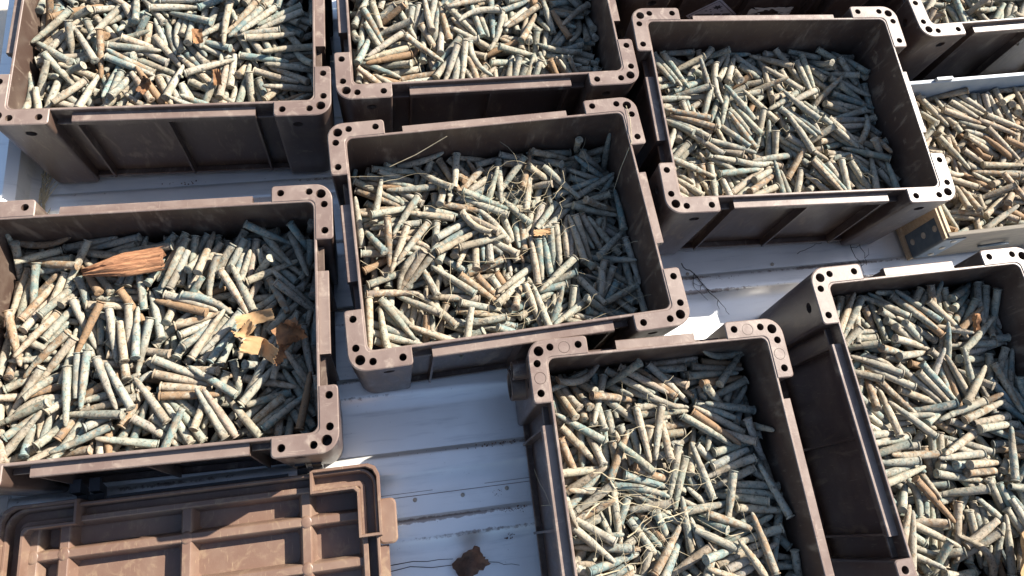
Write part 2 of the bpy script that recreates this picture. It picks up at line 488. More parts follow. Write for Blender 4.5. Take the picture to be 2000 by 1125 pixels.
# labels on the front of the rear crate
def labels(root):
    yw = -(D2 - I + .005) - .0006
    b = MB(); h = .062
    cx, cz = -.062, .155
    b.add([(cx + h * math.sin(R(a)) , yw, cz + h * math.cos(R(a))) for a in (0, 90, 180, 270)], [(0, 1, 2, 3)])
    lab = b.obj('hazard_label', MAT['label'], root)
    p = MB(); y2 = yw - .0005
    def bar(x0, x1, z0, z1): p.add([(cx + x0, y2, cz + z0), (cx + x1, y2, cz + z0), (cx + x1, y2, cz + z1), (cx + x0, y2, cz + z1)], [(0, 1, 2, 3)])
    def line(pts, w):
        for (x0, z0), (x1, z1) in zip(pts, pts[1:]):
            d = Vector((x1 - x0, z1 - z0)).normalized() * w; nx, nz = -d.y, d.x
            p.add([(cx + x0 + nx, y2, cz + z0 + nz), (cx + x1 + nx, y2, cz + z1 + nz), (cx + x1 - nx, y2, cz + z1 - nz), (cx + x0 - nx, y2, cz + z0 - nz)], [(0, 1, 2, 3)])
    k = .054
    line([(0, k), (k, 0), (0, -k), (-k, 0), (0, k)], .0007)
    rng = random.Random(3)
    x = -.040
    for wlen in (.040, .016, .018):                       # a row of worn, unreadable print
        e = x + wlen
        while x < e: bar(x, x + .0024, -.003, .006); x += .0032
        x += .004
    star = []                                             # burst pictogram
    for i in range(14):
        r_ = .014 if i % 2 else .0065; t_ = 2 * math.pi * i / 14
        star.append((cx + .004 + r_ * math.cos(t_), y2, cz + .030 + r_ * .7 * math.sin(t_)))
    p.add(star, [tuple(range(14))])
    for x, z, w in ((-.022, .016, .006), (-.013, .021, .005), (-.008, .012, .004), (.016, .014, .006)): bar(x, x + w, z, z + .003)
    bar(-.008, -.003, -.018, -.012); bar(.001, .009, -.018, -.012)
    p.obj('print', MAT['ink'], lab)
    # torn remains of a second label
    b = MB(); rng = random.Random(12); cx = .078; cz = .150
    out = []; n = 46
    rect = [(-.052, .028), (.052, .028), (.056, -.032), (-.056, -.032)]
    edge = []
    for i in range(4):
        a, c = rect[i], rect[(i + 1) % 4]
        for j in range(14): edge.append((a[0] + (c[0] - a[0]) * j / 14, a[1] + (c[1] - a[1]) * j / 14))
    inner = [(x * rng.uniform(.42, .92), z * rng.uniform(.35, .9)) for x, z in edge]
    outer = [(x + rng.uniform(-.002, .002), z + rng.uniform(-.002, .002)) for x, z in edge]
    b.loops([[(cx + x, yw, cz + z) for x, z in outer], [(cx + x, yw - .0002, cz + z) for x, z in inner]])
    for i in range(5):
        x0, z0 = rng.uniform(-.035, .035), rng.uniform(-.012, .01)
        b.add([(cx + x0 + rng.uniform(.002, .008) * math.cos(t), yw, cz + z0 + rng.uniform(.002, .006) * math.sin(t)) for t in (0, 1.1, 2.2, 3.3, 4.4, 5.4)], [tuple(range(6))])
    b.obj('torn_label', MAT['paper'], root)
labels(CR['K'])

# ------------------------------------------------------------------ low wooden box with riveted steel corners
def wooden_box():
    root = empty('wooden_box', (POSE['I'][0], POSE['I'][1], 0), POSE['I'][2])
    tag(root, 'low plywood box with riveted blue-grey corner strap, full of tan cartridges', 'wooden box')
    hx, hy, th, H = .25, .175, .009, .155
    def panel(name, mat, x0, x1, y0, y1, z0=.006, z1=H):
        b = MB(); c = .0012
        b.loops([[(x0, y0, z0), (x1, y0, z0), (x1, y1, z0), (x0, y1, z0)], [(x0, y0, z1 - c), (x1, y0, z1 - c), (x1, y1, z1 - c), (x0, y1, z1 - c)],
                 [(x0 + c, y0 + c, z1), (x1 - c, y0 + c, z1), (x1 - c, y1 - c, z1), (x0 + c, y1 - c, z1)]], True, True)
        return b.obj(name, mat, root)
    f = panel('front_panel', MAT['plygrey'], -hx - th, hx + th, -hy - th, -hy)
    panel('end_panel', MAT['ply'], -hx - th, -hx, -hy + .0005, hy - .0005)
    panel('end_panel', MAT['ply'], hx, hx + th, -hy + .0005, hy - .0005)
    panel('back_panel', MAT['bluepaint'], -hx - th, hx + th, hy, hy + th, .006, H + .012)
    b = MB(); b.box(-.155, -.115, hy + .001, hy + th - .001, H + .0115, H + .022); b.obj('tab', MAT['bluepaint'], root)
    b = MB(); b.box(-hx, hx, -hy, hy, .006, .014); b.obj('base_board', MAT['plygrey'], root)
    for z0, z1, nm in ((.004, .018, 'bottom_batten'), (H - .016, H - .003, 'top_batten')):
        b = MB(); x = -hx - th
        b.box(x - .006, x + .0005, -hy - th - .001, hy + th, z0, z1); b.obj(nm, MAT['ply'], root)
    # corner strap: L section with rounded knee
    b = MB(); e = .0022; r = .007; w = .052; x0, y0 = -hx - th, -hy - th
    sec = [(x0 - e, y0 + w)]
    for k in range(6):
        t_ = R(180 + 90 * k / 5); sec.append((x0 + r - e + r * math.cos(t_) , y0 + r - e + r * math.sin(t_)))
    sec.append((x0 + w, y0 - e))
    inn = [(x0 + w, y0 + .0005), (x0 + .0005, y0 + .0005), (x0 + .0005, y0 + w)]
    full = sec + inn
    b.loops([[(x, y, .020) for x, y in full], [(x, y, H - .018) for x, y in full]], True, True)
    st = b.obj('corner_strap', MAT['strap'], root, smooth=50)
    for i in range(3):
        z = .040 + i * .042
        for side in (0, 1):
            b = MB()
            def P(a, u, v): return (x0 - e - a, y0 + .030 + u, z + v) if side == 0 else (x0 + .030 + u, y0 - e - a, z + v)
            f_ = lambda r_, a: [P(a, r_ * math.cos(2 * math.pi * k / 14), r_ * math.sin(2 * math.pi * k / 14)) for k in range(14)]
            b.loops([f_(.0072, -.0005), f_(.0068, .0014), f_(.004, .0026)], False, True)
            b.obj('rivet', MAT['rivet'], st)
    # rope handle ring on the front
    b = MB(); pts = []
    for k in range(21):
        t_ = 2 * math.pi * k / 20; pts.append((-.095 + .034 * math.cos(t_), -hy - th - .006 - .004 * math.sin(t_), .070 + .018 * math.sin(t_)))
    b.tube(pts, .0028, 6); b.obj('handle_ring', MAT['strap'], root)
wooden_box()

# ------------------------------------------------------------------ upturned lid
def lid():
    cx, cy = -.3335, -.0915
    root = empty('crate_lid', (cx, cy, .040), 0)
    tag(root, 'upturned brown crate lid with rib grid, lying half in shadow on the floor', 'lid')
    hx, hy = .302, .2335; m = MAT['lid']
    H = .066
    def ring(d, z, r): return [(*p, z) for p in rrect(hx - d, hy - d, max(.004, r - d), 8)]
    b = MB()
    b.loops([ring(.016, -.038, .032), ring(.012, .006, .032), ring(.003, .010, .032), ring(.000, H - .002, .032), ring(.0015, H, .032), ring(.0045, H, .032), ring(.006, H - .002, .032), ring(.0075, .030, .032),
             ring(.020, .029, .032), ring(.0205, .052, .032), ring(.0215, .053, .032), ring(.0285, .053, .032), ring(.030, .0515, .032), ring(.036, .014, .032)], True, True)
    b.obj('tray', m, root, smooth=35)
    # rounded ribs standing on the tray
    def rib(axis, c, a0, a1, w=.011, h=.036):
        sec = [(c - w, .0135), (c - w * .66, h - .006), (c - w * .58, h - .002), (c - w * .42, h), (c + w * .42, h), (c + w * .58, h - .002), (c + w * .66, h - .006), (c + w, .0135)]
        q = MB(); q.extrude(sec, a0, a1, axis, 10); return q.obj('rib', m, root, smooth=35)
    xs = [-.262, -.214, -.02, .178]
    ys = [.157, .083, -.083, -.157]
    for y in ys: rib('x', y, -hx + .030, hx - .030, .013, .046)
    for x in xs: rib('y', x, -hy + .030, hy - .030, .015, .0452)
    for x in xs:
        for y in ys:
            q = MB(); n = 14
            q.loops([[(*p, .014) for p in circle(0, 0, .024, n)], [(*p, .030) for p in circle(0, 0, .0165, n)], [(*p, .0455) for p in circle(0, 0, .0105, n)], [(*p, .0468) for p in circle(0, 0, .007, n)]], False, True)
            q.obj('rib_boss', m, root, (x, y, 0), smooth=60)
    for x0, x1 in ((-.214, -.02), (-.02, .178)):
        for y0, y1 in ((-.083, .083),):
            q = MB(); mx, my, ax, ay = (x0 + x1) / 2, (y0 + y1) / 2, (x1 - x0) / 2 - .024, (y1 - y0) / 2 - .022
            pr = lambda d, z: [(*p, z) for p in rrect(ax - d, ay - d, .008, 4, mx, my)]
            q.loops([pr(0, .0138), pr(.0015, .0195), pr(.004, .0205)], False, True); q.obj('raised_panel', m, root, smooth=35)
    # corner pockets: L-shaped walled troughs that take the crate's corner posts
    for sx, sy in ((1, 1), (1, -1), (-1, 1), (-1, -1)):
        q = MB(); o = .011; arm = .108; wd = .040; t_ = .0045
        def L(d, z):
            a, w_ = arm - d, wd - d
            pts = [(o - d, -a), (o - d, o - d - .018), (o - d - .006, o - d - .006), (o - d - .018, o - d), (-a, o - d), (-a, o - w_), (o - w_ - .006, o - w_), (o - w_, o - w_ - .006), (o - w_, -a)]
            return [(x, y, z) for x, y in pts]
        q.loops([L(0, .004), L(0, H + .008), L(.001, H + .010), L(t_, H + .010), L(t_ + .001, H + .008), L(t_ + .002, .040)], True, True)
        pk = q.obj('corner_pocket', m, root, (sx * (hx - .006), sy * (hy - .006), 0), {(1, 1): 0, (-1, 1): math.pi / 2, (-1, -1): math.pi, (1, -1): -math.pi / 2}[(sx, sy)], smooth=35)
    # latch block on the end, twin fins along the end wall
    for y, s in ((.142, 1), (-.142, -1)):
        q = MB()
        pr = lambda d, z: [(*p, z) for p in rrect(.017 - d, .037 - d, .010 - d * .5, 4, .014, 0)]
        q.loops([pr(.002, .006), pr(0, .010), pr(0, .047), pr(.003, .050)], True, True)
        q.obj('latch_block', m, root, (hx, y, 0), smooth=35)
    q = MB(); q.box(hx - .001, hx + .011, -.115, .104, .006, .040).box(hx + .011, hx + .0145, -.115, .104, .030, .036); q.obj('end_fin', m, root)
    q = MB(); q.box(-.15, .15, hy - .001, hy + .006, .045, .053); q.obj('side_strip', MAT['black'], root)
    for x in (-.185, .185):
        c = empty('latch_clip', (x, hy + .004, 0)); c.parent = root
        for dx, hh in ((-.014, .060), (.014, .052)):
            q = MB()
            sec = [(.000, .010), (.020, .012), (.026, hh - .012), (.033, hh - .008), (.033, hh), (.012, hh), (.012, hh - .006), (.010, .024), (.0, .022)]
            q.extrude(sec, dx - .0085, dx + .0085, 'x', 1); q.obj('clip_arm', MAT['black'], c, smooth=25)
        q = MB(); q.box(-.022, .022, .001, .010, .008, .020); q.obj('clip_base', MAT['black'], c)
lid()

# ------------------------------------------------------------------ cartridges
# resting places of the cartridges, per crate: x, y, z, heading, slope, kind + 4 when it shows large
PILE = {
 'E': [1058,-283,888,14,-15,0,916,697,874,77,-13,0,863,780,867,54,-14,1,-819,-677,701,-279,5,0,-858,-802,697,73,-13,0,-989,-652,684,126,-9,0,323,-683,813,82,-12,1,275,-635,808,73,-13,1,-1021,448,678,-80,-13,0,-690,785,712,-205,-1,1,
-80,560,770,-235,1,1,-193,-191,763,-348,8,0,-294,-114,751,37,-15,1,-287,43,754,68,-13,0,-350,-512,748,52,-14,0,-177,-488,765,-308,7,0,458,561,828,328,7,0,436,632,826,335,7,0,351,813,818,358,8,0,999,-834,881,-274,5,1,
-1195,184,663,136,-8,0,-778,-133,705,-320,7,0,-761,-195,705,-328,7,1,877,-453,841,-312,-14,0,1131,-795,852,-263,-24,0,1140,483,817,225,-2,0,1164,564,854,228,5,0,-6,-51,732,-202,20,0,-137,-18,711,-232,1,0,-171,94,713,112,-17,0,
-425,49,687,212,-33,1,-653,-729,684,-215,-23,0,-802,-658,636,144,31,2,-807,-545,667,-223,15,0,1120,371,848,-86,-41,0,1041,294,827,-30,-27,0,1025,10,834,285,21,0,-173,483,677,38,20,1,-235,636,759,86,-13,0,-304,661,750,79,-12,1,
-459,640,737,83,-12,0,418,-395,824,334,7,0,-640,739,650,-236,-14,0,-993,569,656,-137,3,0,-1123,137,670,-210,-1,0,-733,-255,709,-336,7,0,-945,-25,663,-187,8,0,-540,-386,675,-323,-25,0,177,654,782,-144,-22,0,426,711,759,-100,-9,1,
501,720,764,-108,-10,0,29,-934,786,353,8,0,-86,-830,714,332,10,0,-361,-431,747,25,-15,0,-282,-318,754,-329,7,0,506,-510,778,-107,-19,0,321,-532,744,251,11,0,336,-668,749,-108,-7,0,293,-767,742,-116,-18,0,-1012,-564,681,-235,2,0,
-1287,-480,654,-179,-4,0,-740,-772,661,-187,-31,1,-679,-955,658,-4,-50,1,325,428,795,-9,-26,1,349,362,818,345,8,0,486,486,831,321,7,0,-802,105,674,234,-19,0,-1033,-40,677,154,-11,0,-628,627,673,-244,-27,0,-860,572,697,230,1,0,
-930,567,680,227,-8,0,304,-648,671,38,-27,0,270,-366,752,274,25,1,38,-242,752,153,50,2,954,-215,876,18,-20,0,1060,-106,841,-68,-26,0,1147,45,864,-53,-34,1,-268,-292,691,1,13,0,-34,-604,724,-45,-47,1,329,-233,816,-34,-15,0,
364,-170,762,-24,-26,1,333,121,816,-33,-15,0,1213,788,902,185,-3,1,890,405,788,332,-7,0,872,-386,833,-304,-18,0,1097,-765,796,275,-57,1,1028,-804,813,-63,19,0,-542,376,691,-181,-28,0,-462,721,686,-125,13,0,-399,733,690,-133,9,0,
-64,-16,740,159,-30,0,-185,-147,651,34,12,0,-472,539,661,180,26,0,-216,739,698,-229,28,0,-140,736,716,-235,14,1,1205,-165,791,120,-42,0,1051,-195,787,77,-14,0,1069,178,839,337,28,0,-870,-522,669,141,-9,1,-1049,-884,601,-45,-19,0,
930,697,812,149,-3,0,991,681,827,-207,0,0,1173,726,848,-154,17,0,109,655,792,-136,-13,0,532,551,712,122,-9,0,632,596,737,-192,48,0,-196,-220,626,-332,-18,0,-134,-62,640,34,-28,1,288,289,811,-35,-15,0,377,-311,820,-26,-15,0,
505,-886,733,17,-22,0,115,-360,804,214,3,2,-256,-365,717,-340,11,0,-278,-446,704,32,-21,0,-102,-763,712,340,11,0,-1206,-164,641,176,5,0,-716,434,655,257,3,0,-880,895,622,-12,-19,0,1128,-508,761,-227,-10,0,1169,-568,767,-238,7,0,
230,482,709,304,-47,0,437,602,697,336,-55,0,717,719,774,-160,-8,0,1066,618,762,-335,7,0,1170,813,794,-262,16,1,333,-582,692,-325,0,2,371,-690,683,46,-20,0,426,-733,692,53,-13,0,677,-706,774,202,-45,0,843,-166,796,8,26,1,
1074,-1,758,-55,-8,0,1099,97,765,285,5,0,1093,177,780,291,15,0,1114,-446,692,-70,-5,0,1093,-508,697,290,4,0,1062,-655,712,257,-37,0,-902,284,645,347,24,0,-964,225,609,-356,-2,0,-185,-737,646,326,-1,0,-185,-685,685,-29,6,0,
-51,719,680,235,31,0,-95,957,675,356,53,0,-190,771,639,-96,-23,0,-1054,422,613,3,13,0,-859,536,630,246,-5,0,-859,669,636,279,-13,0,450,138,764,-111,-11,0,87,-57,713,-177,-4,0,-140,276,729,-306,-16,1,80,52,643,219,6,0,
-19,12,618,283,-29,0,-44,-37,604,262,-28,2,-800,-784,627,163,38,1,-1110,-560,672,-200,-2,0,-315,749,660,-235,42,0,-210,525,637,-314,-3,0,-126,412,691,-341,7,0,-72,379,773,-303,6,1,-956,293,558,358,-4,0,-983,163,604,356,5,0,
-523,-78,637,270,-26,0,-137,173,658,-74,19,0,188,31,684,-160,22,0,-1031,-957,580,-356,-47,0,-669,-452,642,-184,-1,0,465,-786,693,-307,28,1,548,-432,693,-213,15,0,659,-543,736,-136,23,0,534,246,645,-269,19,1,513,681,684,-346,-23,0,
1015,840,755,8,8,0,1004,777,744,16,12,0,453,-252,776,-17,-27,0,317,-37,758,-28,-7,1,541,282,715,-236,21,0,778,-168,730,244,-69,0,998,-91,760,348,-21,0,1297,329,793,-172,18,0,908,-545,764,-118,6,0,1041,-805,714,283,-46,0,
1232,-525,641,-176,8,0,1108,-623,675,252,-60,1,-1227,455,579,-33,3,2,-1128,489,605,-10,21,1,-939,772,599,-37,-13,0,-310,-758,652,-39,9,0,-253,-657,622,-32,-2,0,8,-506,734,-84,-43,0,100,-453,733,-124,-45,1,-276,-447,638,-28,-25,0,
-229,-956,739,-5,-6,0,-144,-632,699,-39,-18,0,736,-301,703,160,49,0,643,-365,683,-209,-2,1,750,264,766,200,5,0,1298,26,701,174,1,0,545,-168,733,-265,19,1,466,-30,709,73,-21,0,431,22,703,-289,9,0,-433,383,624,-29,-17,0,
-282,408,586,-35,1,0,1106,246,775,297,20,1,1002,955,660,50,-161,0,1063,907,748,-349,-27,0,-620,-100,644,226,-2,0,-936,-25,600,56,-6,0,-1075,-23,592,47,-15,0,-651,-846,650,-332,38,0,-996,-606,590,-102,5,0,-1044,-656,613,-96,-10,0,
-1171,-544,666,161,-6,0,-451,229,661,50,21,0,-477,75,627,114,-39,0,119,196,636,-156,1,1,214,156,657,-192,39,0,1296,-221,792,-175,74,1,817,-721,787,-157,-30,1,750,-726,792,202,27,0,661,955,847,356,8,1,136,342,695,66,48,1,
196,520,663,-352,-12,0,-1088,614,610,-64,14,0,-1141,788,624,301,-49,2,-1091,688,597,-69,3,4,-1145,-954,565,-356,-59,1,-670,-565,584,260,-15,4,-833,-504,576,289,-36,4,-728,-803,566,308,16,0,273,138,639,169,-24,0,-227,-24,558,159,-32,0,
-363,120,659,137,-57,0,928,-514,668,-222,-42,0,974,-572,675,-239,-47,0,957,-701,694,-255,-46,0,807,604,766,-181,-66,1,900,683,692,115,8,0,1040,741,679,-209,-18,1,327,136,682,-223,-6,1,416,176,690,-236,-10,0,584,-22,717,-257,-10,0,
-1024,99,601,2,-11,0,-1066,357,596,-358,-3,1,-1057,-351,600,-8,-18,4,-395,-797,660,320,18,0,-227,-599,611,-27,-35,4,45,-488,675,-121,-34,0,-756,664,577,359,7,4,-1177,885,673,-214,-13,2,-1299,885,662,-210,3,2,-1094,575,535,150,-3,0,
-390,531,584,-235,69,2,-182,678,590,-279,-11,1,-136,620,605,-298,13,0,659,-725,674,156,13,0,595,-741,653,-212,-26,0,351,-686,625,-252,19,2,222,-604,639,32,-6,0,171,755,696,-245,35,0,271,747,689,90,9,0,400,790,684,98,-6,0,
809,63,673,-183,31,0,941,-39,702,-249,-24,0,913,-615,645,-224,-55,0,809,-723,716,154,24,0,479,763,690,76,-50,0,439,802,625,-22,-15,0,-610,56,587,-205,-3,0,-326,-20,615,-245,58,0,-149,70,582,-190,9,0,-88,39,573,169,-19,0,
157,932,684,22,-17,0,23,563,578,131,30,0,-619,365,572,334,7,4,899,91,672,-182,8,0,918,162,765,-121,-28,2,1117,130,705,-214,9,0,657,277,707,-279,-8,0,556,-22,651,-11,-14,0,385,-242,637,-182,-42,0,-898,829,608,332,56,1,
-1161,849,638,-28,-20,2,-943,714,595,-18,8,2,-883,148,542,-45,-7,0,-921,92,548,309,1,0,-1066,19,537,-11,-10,0,-1041,-189,593,31,-13,0,1299,873,634,171,129,0,1110,687,648,288,48,0,1073,531,664,-40,-23,0,-421,194,625,-338,19,2,
-127,-952,678,-356,16,1,-1073,-790,573,-43,6,0,-1082,-716,586,-57,2,0,-505,-475,593,341,6,0,476,-428,643,-343,-27,0,561,-839,616,309,-10,0,1290,-709,626,180,-18,0,1016,-684,606,-326,-35,0,-952,31,484,-231,-10,4,-1189,192,550,232,-61,0,
-906,-126,524,-262,-32,4,-829,-217,592,-277,-40,4,-454,598,561,141,-47,1,-356,732,577,-138,15,0,356,-501,647,-352,-20,0,431,-742,566,126,27,0,592,-757,583,-303,23,0,487,-935,545,-340,-10,0,-1040,-623,534,-114,-4,4,-1180,-710,515,188,-13,4,
-723,-237,602,215,-41,0,1160,760,686,-43,-93,0,1078,603,645,311,17,0,1066,443,706,340,12,0,-7,-519,656,-115,-43,0,-113,-483,619,-99,-33,0,-356,-913,634,-330,-19,1,395,527,570,147,-10,0,652,214,658,72,-15,0,202,875,673,44,-6,0,
402,876,624,-33,-13,0,-953,435,516,24,-39,0,-623,957,588,4,48,4,-920,962,652,-3,-95,2,849,-48,598,-157,-32,4,966,-23,632,-134,-28,0,1069,-32,636,248,26,0,-380,211,578,52,-34,0,-455,93,567,-306,22,0,-378,55,523,45,-11,4,
-149,12,500,17,-8,4,731,-61,618,-206,3,0,685,23,609,156,-12,4,583,-114,608,-184,-25,0,1057,-956,854,-353,23,0,940,-843,722,-40,-59,0,825,-573,629,-121,32,5,1099,-287,639,-37,45,0,855,-884,607,332,15,0,298,-680,565,196,-24,4,
233,-672,582,-155,-17,4,905,-413,749,320,38,2,1131,-127,591,76,-33,0,1040,227,628,-30,-24,4,1112,268,611,-22,-65,0,114,-362,610,-298,26,4,72,-459,613,76,-38,4,67,-897,645,-43,-44,0,-557,740,548,269,-37,4,-1299,376,561,184,38,4,
-849,373,503,-253,12,4,456,-132,604,183,28,4,519,-139,617,-179,-57,4,323,-208,586,180,12,4,774,-46,560,194,1,4,-11,198,557,250,9,0,-161,224,529,270,-42,0,-210,181,508,-100,34,5,241,687,581,-268,-28,4,417,746,555,138,-17,0,
700,950,688,359,21,0,657,854,669,266,-75,1,121,644,575,-192,11,0,-322,810,616,252,-58,1,-307,785,514,-203,7,1,-1296,-635,518,-189,2,4,-412,-786,544,149,17,1,-485,-317,545,274,-12,4,-875,-191,553,-266,-53,4,-810,91,486,-266,8,4,
1092,502,606,49,8,0,1139,398,649,94,25,0,898,503,610,26,19,0,-241,-441,576,-84,-23,4,-446,-864,644,-332,-52,1,-284,-739,587,-358,-9,4,121,-496,645,131,-77,0,453,-604,661,146,-39,2,515,-385,574,-291,-10,4,200,355,599,254,-5,4,
593,642,614,-50,-75,0,716,895,637,-9,-55,0,964,339,609,-348,-17,0,742,556,570,-106,6,4,1097,293,716,157,-1,2,1295,227,634,173,-23,4,1297,-335,623,-172,2,4,908,-786,629,-68,-56,0,925,-860,656,-59,-67,2,820,-874,677,324,40,0,
-58,448,540,-52,-23,4,-71,387,558,302,-3,4,-1041,112,470,-188,-11,4,
],
 'C': [325,957,750,4,-8,0,197,185,727,-250,1,1,266,120,731,99,-9,0,291,-18,729,86,-9,0,-888,-388,674,329,0,0,-952,-563,668,275,-2,0,-1010,-763,660,287,-1,1,819,7,751,-157,-2,0,-183,693,724,-189,-1,0,-950,3,680,330,0,0,
-1021,-101,675,-41,-7,0,216,-489,717,-282,1,0,253,-539,717,-289,1,0,825,-721,734,200,-5,1,-1067,340,680,-13,-8,1,-938,766,696,-98,-5,0,-727,683,702,248,-3,0,1041,465,769,39,-9,0,-336,254,709,-321,1,0,-304,-123,703,-352,1,0,
-345,-188,700,4,-9,0,-309,-56,704,15,-9,0,-361,4,701,8,-8,1,-808,-492,674,-39,-7,1,-1000,-607,648,-88,-2,1,-1034,-664,663,-79,-6,0,-1081,-789,659,279,-2,0,-538,-933,676,7,-12,0,-96,-269,707,42,-9,1,228,-738,689,-71,-23,0,
194,-795,688,283,8,0,406,-684,692,295,12,0,370,-419,649,-17,-3,1,-949,201,684,310,0,0,-994,79,680,-34,-7,0,-934,-67,679,323,0,0,-1071,-287,669,346,1,0,465,689,693,-162,30,1,409,609,681,191,33,1,336,724,683,-166,-3,0,
1166,-13,722,213,-3,0,1195,43,766,224,-4,0,1066,-183,696,283,-25,0,1035,395,740,59,3,0,889,874,771,25,-9,0,213,155,661,197,-5,0,-978,539,698,169,-19,2,-1274,658,678,-170,-2,1,-697,762,705,-101,-5,0,-662,743,645,-119,-9,0,
-1162,562,653,219,-25,0,-584,734,643,-132,-14,0,-166,414,720,50,-9,0,105,628,735,-159,-2,0,231,626,740,202,-5,0,297,609,715,-148,-22,0,606,626,755,183,-6,0,-838,-366,613,-342,0,0,-910,-525,634,306,16,0,-999,-880,588,-308,-4,1,
-1213,194,594,198,-6,1,-1138,188,601,-158,-9,0,-707,-319,683,289,-1,0,1008,505,688,-117,7,0,676,495,711,197,-12,0,855,474,684,269,-19,0,1299,693,739,-176,19,0,-40,-601,704,218,-4,0,-88,-666,699,209,-5,0,148,-526,656,-145,19,0,
275,-730,631,222,-2,0,-611,105,693,180,-6,0,-486,45,628,-259,22,1,23,32,698,195,-22,0,76,143,683,227,-30,0,769,-124,686,173,2,0,1034,-82,697,-72,28,1,1020,39,697,-96,15,0,1066,274,720,348,21,0,-215,-724,693,160,-9,0,
-66,-728,628,143,3,0,-160,512,682,127,-34,0,-140,727,659,-311,-2,0,-224,407,571,-358,-24,0,-34,-17,639,-203,7,1,-235,168,644,-226,-6,0,-437,-44,588,199,22,1,209,-21,559,231,18,1,101,97,592,-260,3,0,386,147,687,-188,3,0,
703,-61,699,174,14,0,435,-646,642,69,-54,0,481,-831,720,304,-1,0,306,-489,642,331,23,1,434,-357,651,350,1,0,-695,211,664,216,-26,0,-1219,-201,606,-148,-15,0,82,599,674,152,18,0,154,785,697,-173,-27,1,316,554,655,-164,-21,0,
-1092,-757,596,105,2,0,-1114,-637,590,112,11,0,1220,388,683,-181,-2,0,601,801,699,264,-10,1,568,703,707,222,-31,0,1297,-610,757,-177,-2,0,1136,-709,687,225,-12,0,1079,-726,661,213,3,0,835,-606,597,184,-40,0,1057,-213,630,26,28,0,
970,129,647,-51,-17,0,995,232,662,344,-3,1,-1146,686,651,-114,-28,0,-1038,773,690,266,-2,0,-341,441,643,-326,-39,0,-131,652,667,-328,15,1,751,-686,734,-165,-2,0,-867,-188,610,75,-7,0,-862,-89,607,65,12,0,-1099,-74,574,77,-35,0,
-879,-20,610,62,-5,1,-155,45,639,115,-4,1,-194,106,643,-240,-8,0,-918,-665,546,-187,12,0,-981,-646,531,-189,-5,0,-1261,-724,558,168,-20,0,1080,-272,633,-338,-59,0,1070,-328,597,324,-12,0,643,-22,699,167,13,0,447,-59,661,190,-3,0,
315,-45,668,203,9,0,1014,955,758,4,0,0,945,482,683,-103,1,0,-185,-934,574,-21,27,0,-294,-480,625,-132,18,0,-208,-172,640,-263,-35,0,-1104,773,588,77,-29,0,-1044,742,606,-280,10,0,1194,-494,688,225,2,0,1010,-724,644,195,9,0,
529,656,656,-152,-2,0,180,698,653,182,27,1,84,-735,616,215,37,0,-282,-645,624,-121,-8,0,-388,-592,619,-114,-9,0,-436,-632,619,248,-6,0,-806,-840,669,-144,-30,2,-810,-742,535,236,21,0,-1112,-707,505,-87,8,0,477,-687,607,-216,-13,0,
525,-734,639,-215,-2,0,-233,73,568,-178,0,1,-354,21,608,194,11,0,-512,-174,574,228,24,0,553,-71,615,179,8,0,485,7,615,-175,8,1,380,-21,628,-168,-9,1,-921,534,652,334,17,0,-1082,871,586,54,-33,0,-898,465,638,326,15,0,
1222,-745,695,-135,-14,0,947,-491,561,-56,-39,1,902,-640,607,-191,17,1,-277,531,615,-317,-54,0,-100,562,614,-359,-35,1,-135,802,657,-298,-2,0,-640,-261,661,331,14,1,-869,145,606,-211,33,0,-962,62,578,140,-38,0,755,495,672,247,2,1,
1252,772,668,201,-69,0,972,679,666,238,-14,0,913,669,630,210,-11,0,598,-17,656,-175,4,0,1219,40,657,228,-43,1,787,123,639,-58,-29,0,1298,118,691,-176,-4,0,417,948,632,13,-35,0,103,433,642,35,-18,1,50,645,602,-69,-16,0,
-1110,-268,558,-304,-4,1,-729,146,580,194,-44,0,-882,294,577,46,-21,0,-525,-660,620,-140,-14,0,-219,-383,615,310,25,0,-1299,-690,636,-184,-15,0,-769,-577,584,214,11,0,-669,-473,591,223,36,0,735,-896,601,-49,-68,1,648,-759,610,-244,25,0,
831,437,617,-277,-4,2,393,551,613,-121,-45,1,-39,792,587,-78,-8,1,1298,279,618,-176,-11,0,744,-150,610,29,-37,0,800,-201,625,-331,22,1,-296,23,586,-175,11,0,-377,-35,556,205,-2,0,-989,723,565,-329,37,0,-844,951,557,352,-20,1,
-1041,302,569,-316,45,1,320,-287,627,354,-53,0,413,-61,530,0,-23,0,418,33,553,334,-10,0,528,269,675,33,-49,0,1066,-430,606,348,15,0,1090,-625,588,-45,-27,0,821,732,626,328,-99,1,996,770,662,257,-12,0,1125,803,662,-89,-21,1,
-569,724,583,-166,-19,0,-364,740,644,207,-48,0,-293,727,607,-150,51,0,-589,-892,620,325,-35,1,-444,-750,548,74,-2,0,-10,-166,596,173,48,0,467,-187,488,-311,-58,0,450,-152,552,-306,-44,1,430,13,496,-142,6,2,-813,-663,574,-160,-37,0,
-1087,-634,512,262,-38,0,-1116,-793,496,281,-10,0,-731,388,560,353,-12,1,-869,228,559,-312,-17,1,412,-512,590,-251,-10,1,635,-633,619,-246,18,0,773,-670,586,-162,-10,0,667,671,613,261,0,0,284,508,609,198,24,0,134,528,567,190,17,0,
1090,381,569,-59,-42,1,1089,464,551,-57,-5,0,1066,950,694,349,-6,0,-193,957,630,4,1,0,-411,351,608,344,-55,0,-835,487,586,-319,19,0,-883,537,592,-313,27,1,-1284,941,629,124,-121,2,853,-392,627,346,30,0,855,-326,631,-6,-18,0,
1090,306,578,-48,-1,0,1048,236,591,-29,-1,0,-592,256,636,-168,-10,0,-99,82,572,-232,12,0,-118,-57,520,-214,-32,0,956,-745,595,169,64,0,1057,-728,612,199,7,2,-53,242,514,256,3,0,-414,-125,504,-101,26,1,-461,-240,508,-46,16,0,
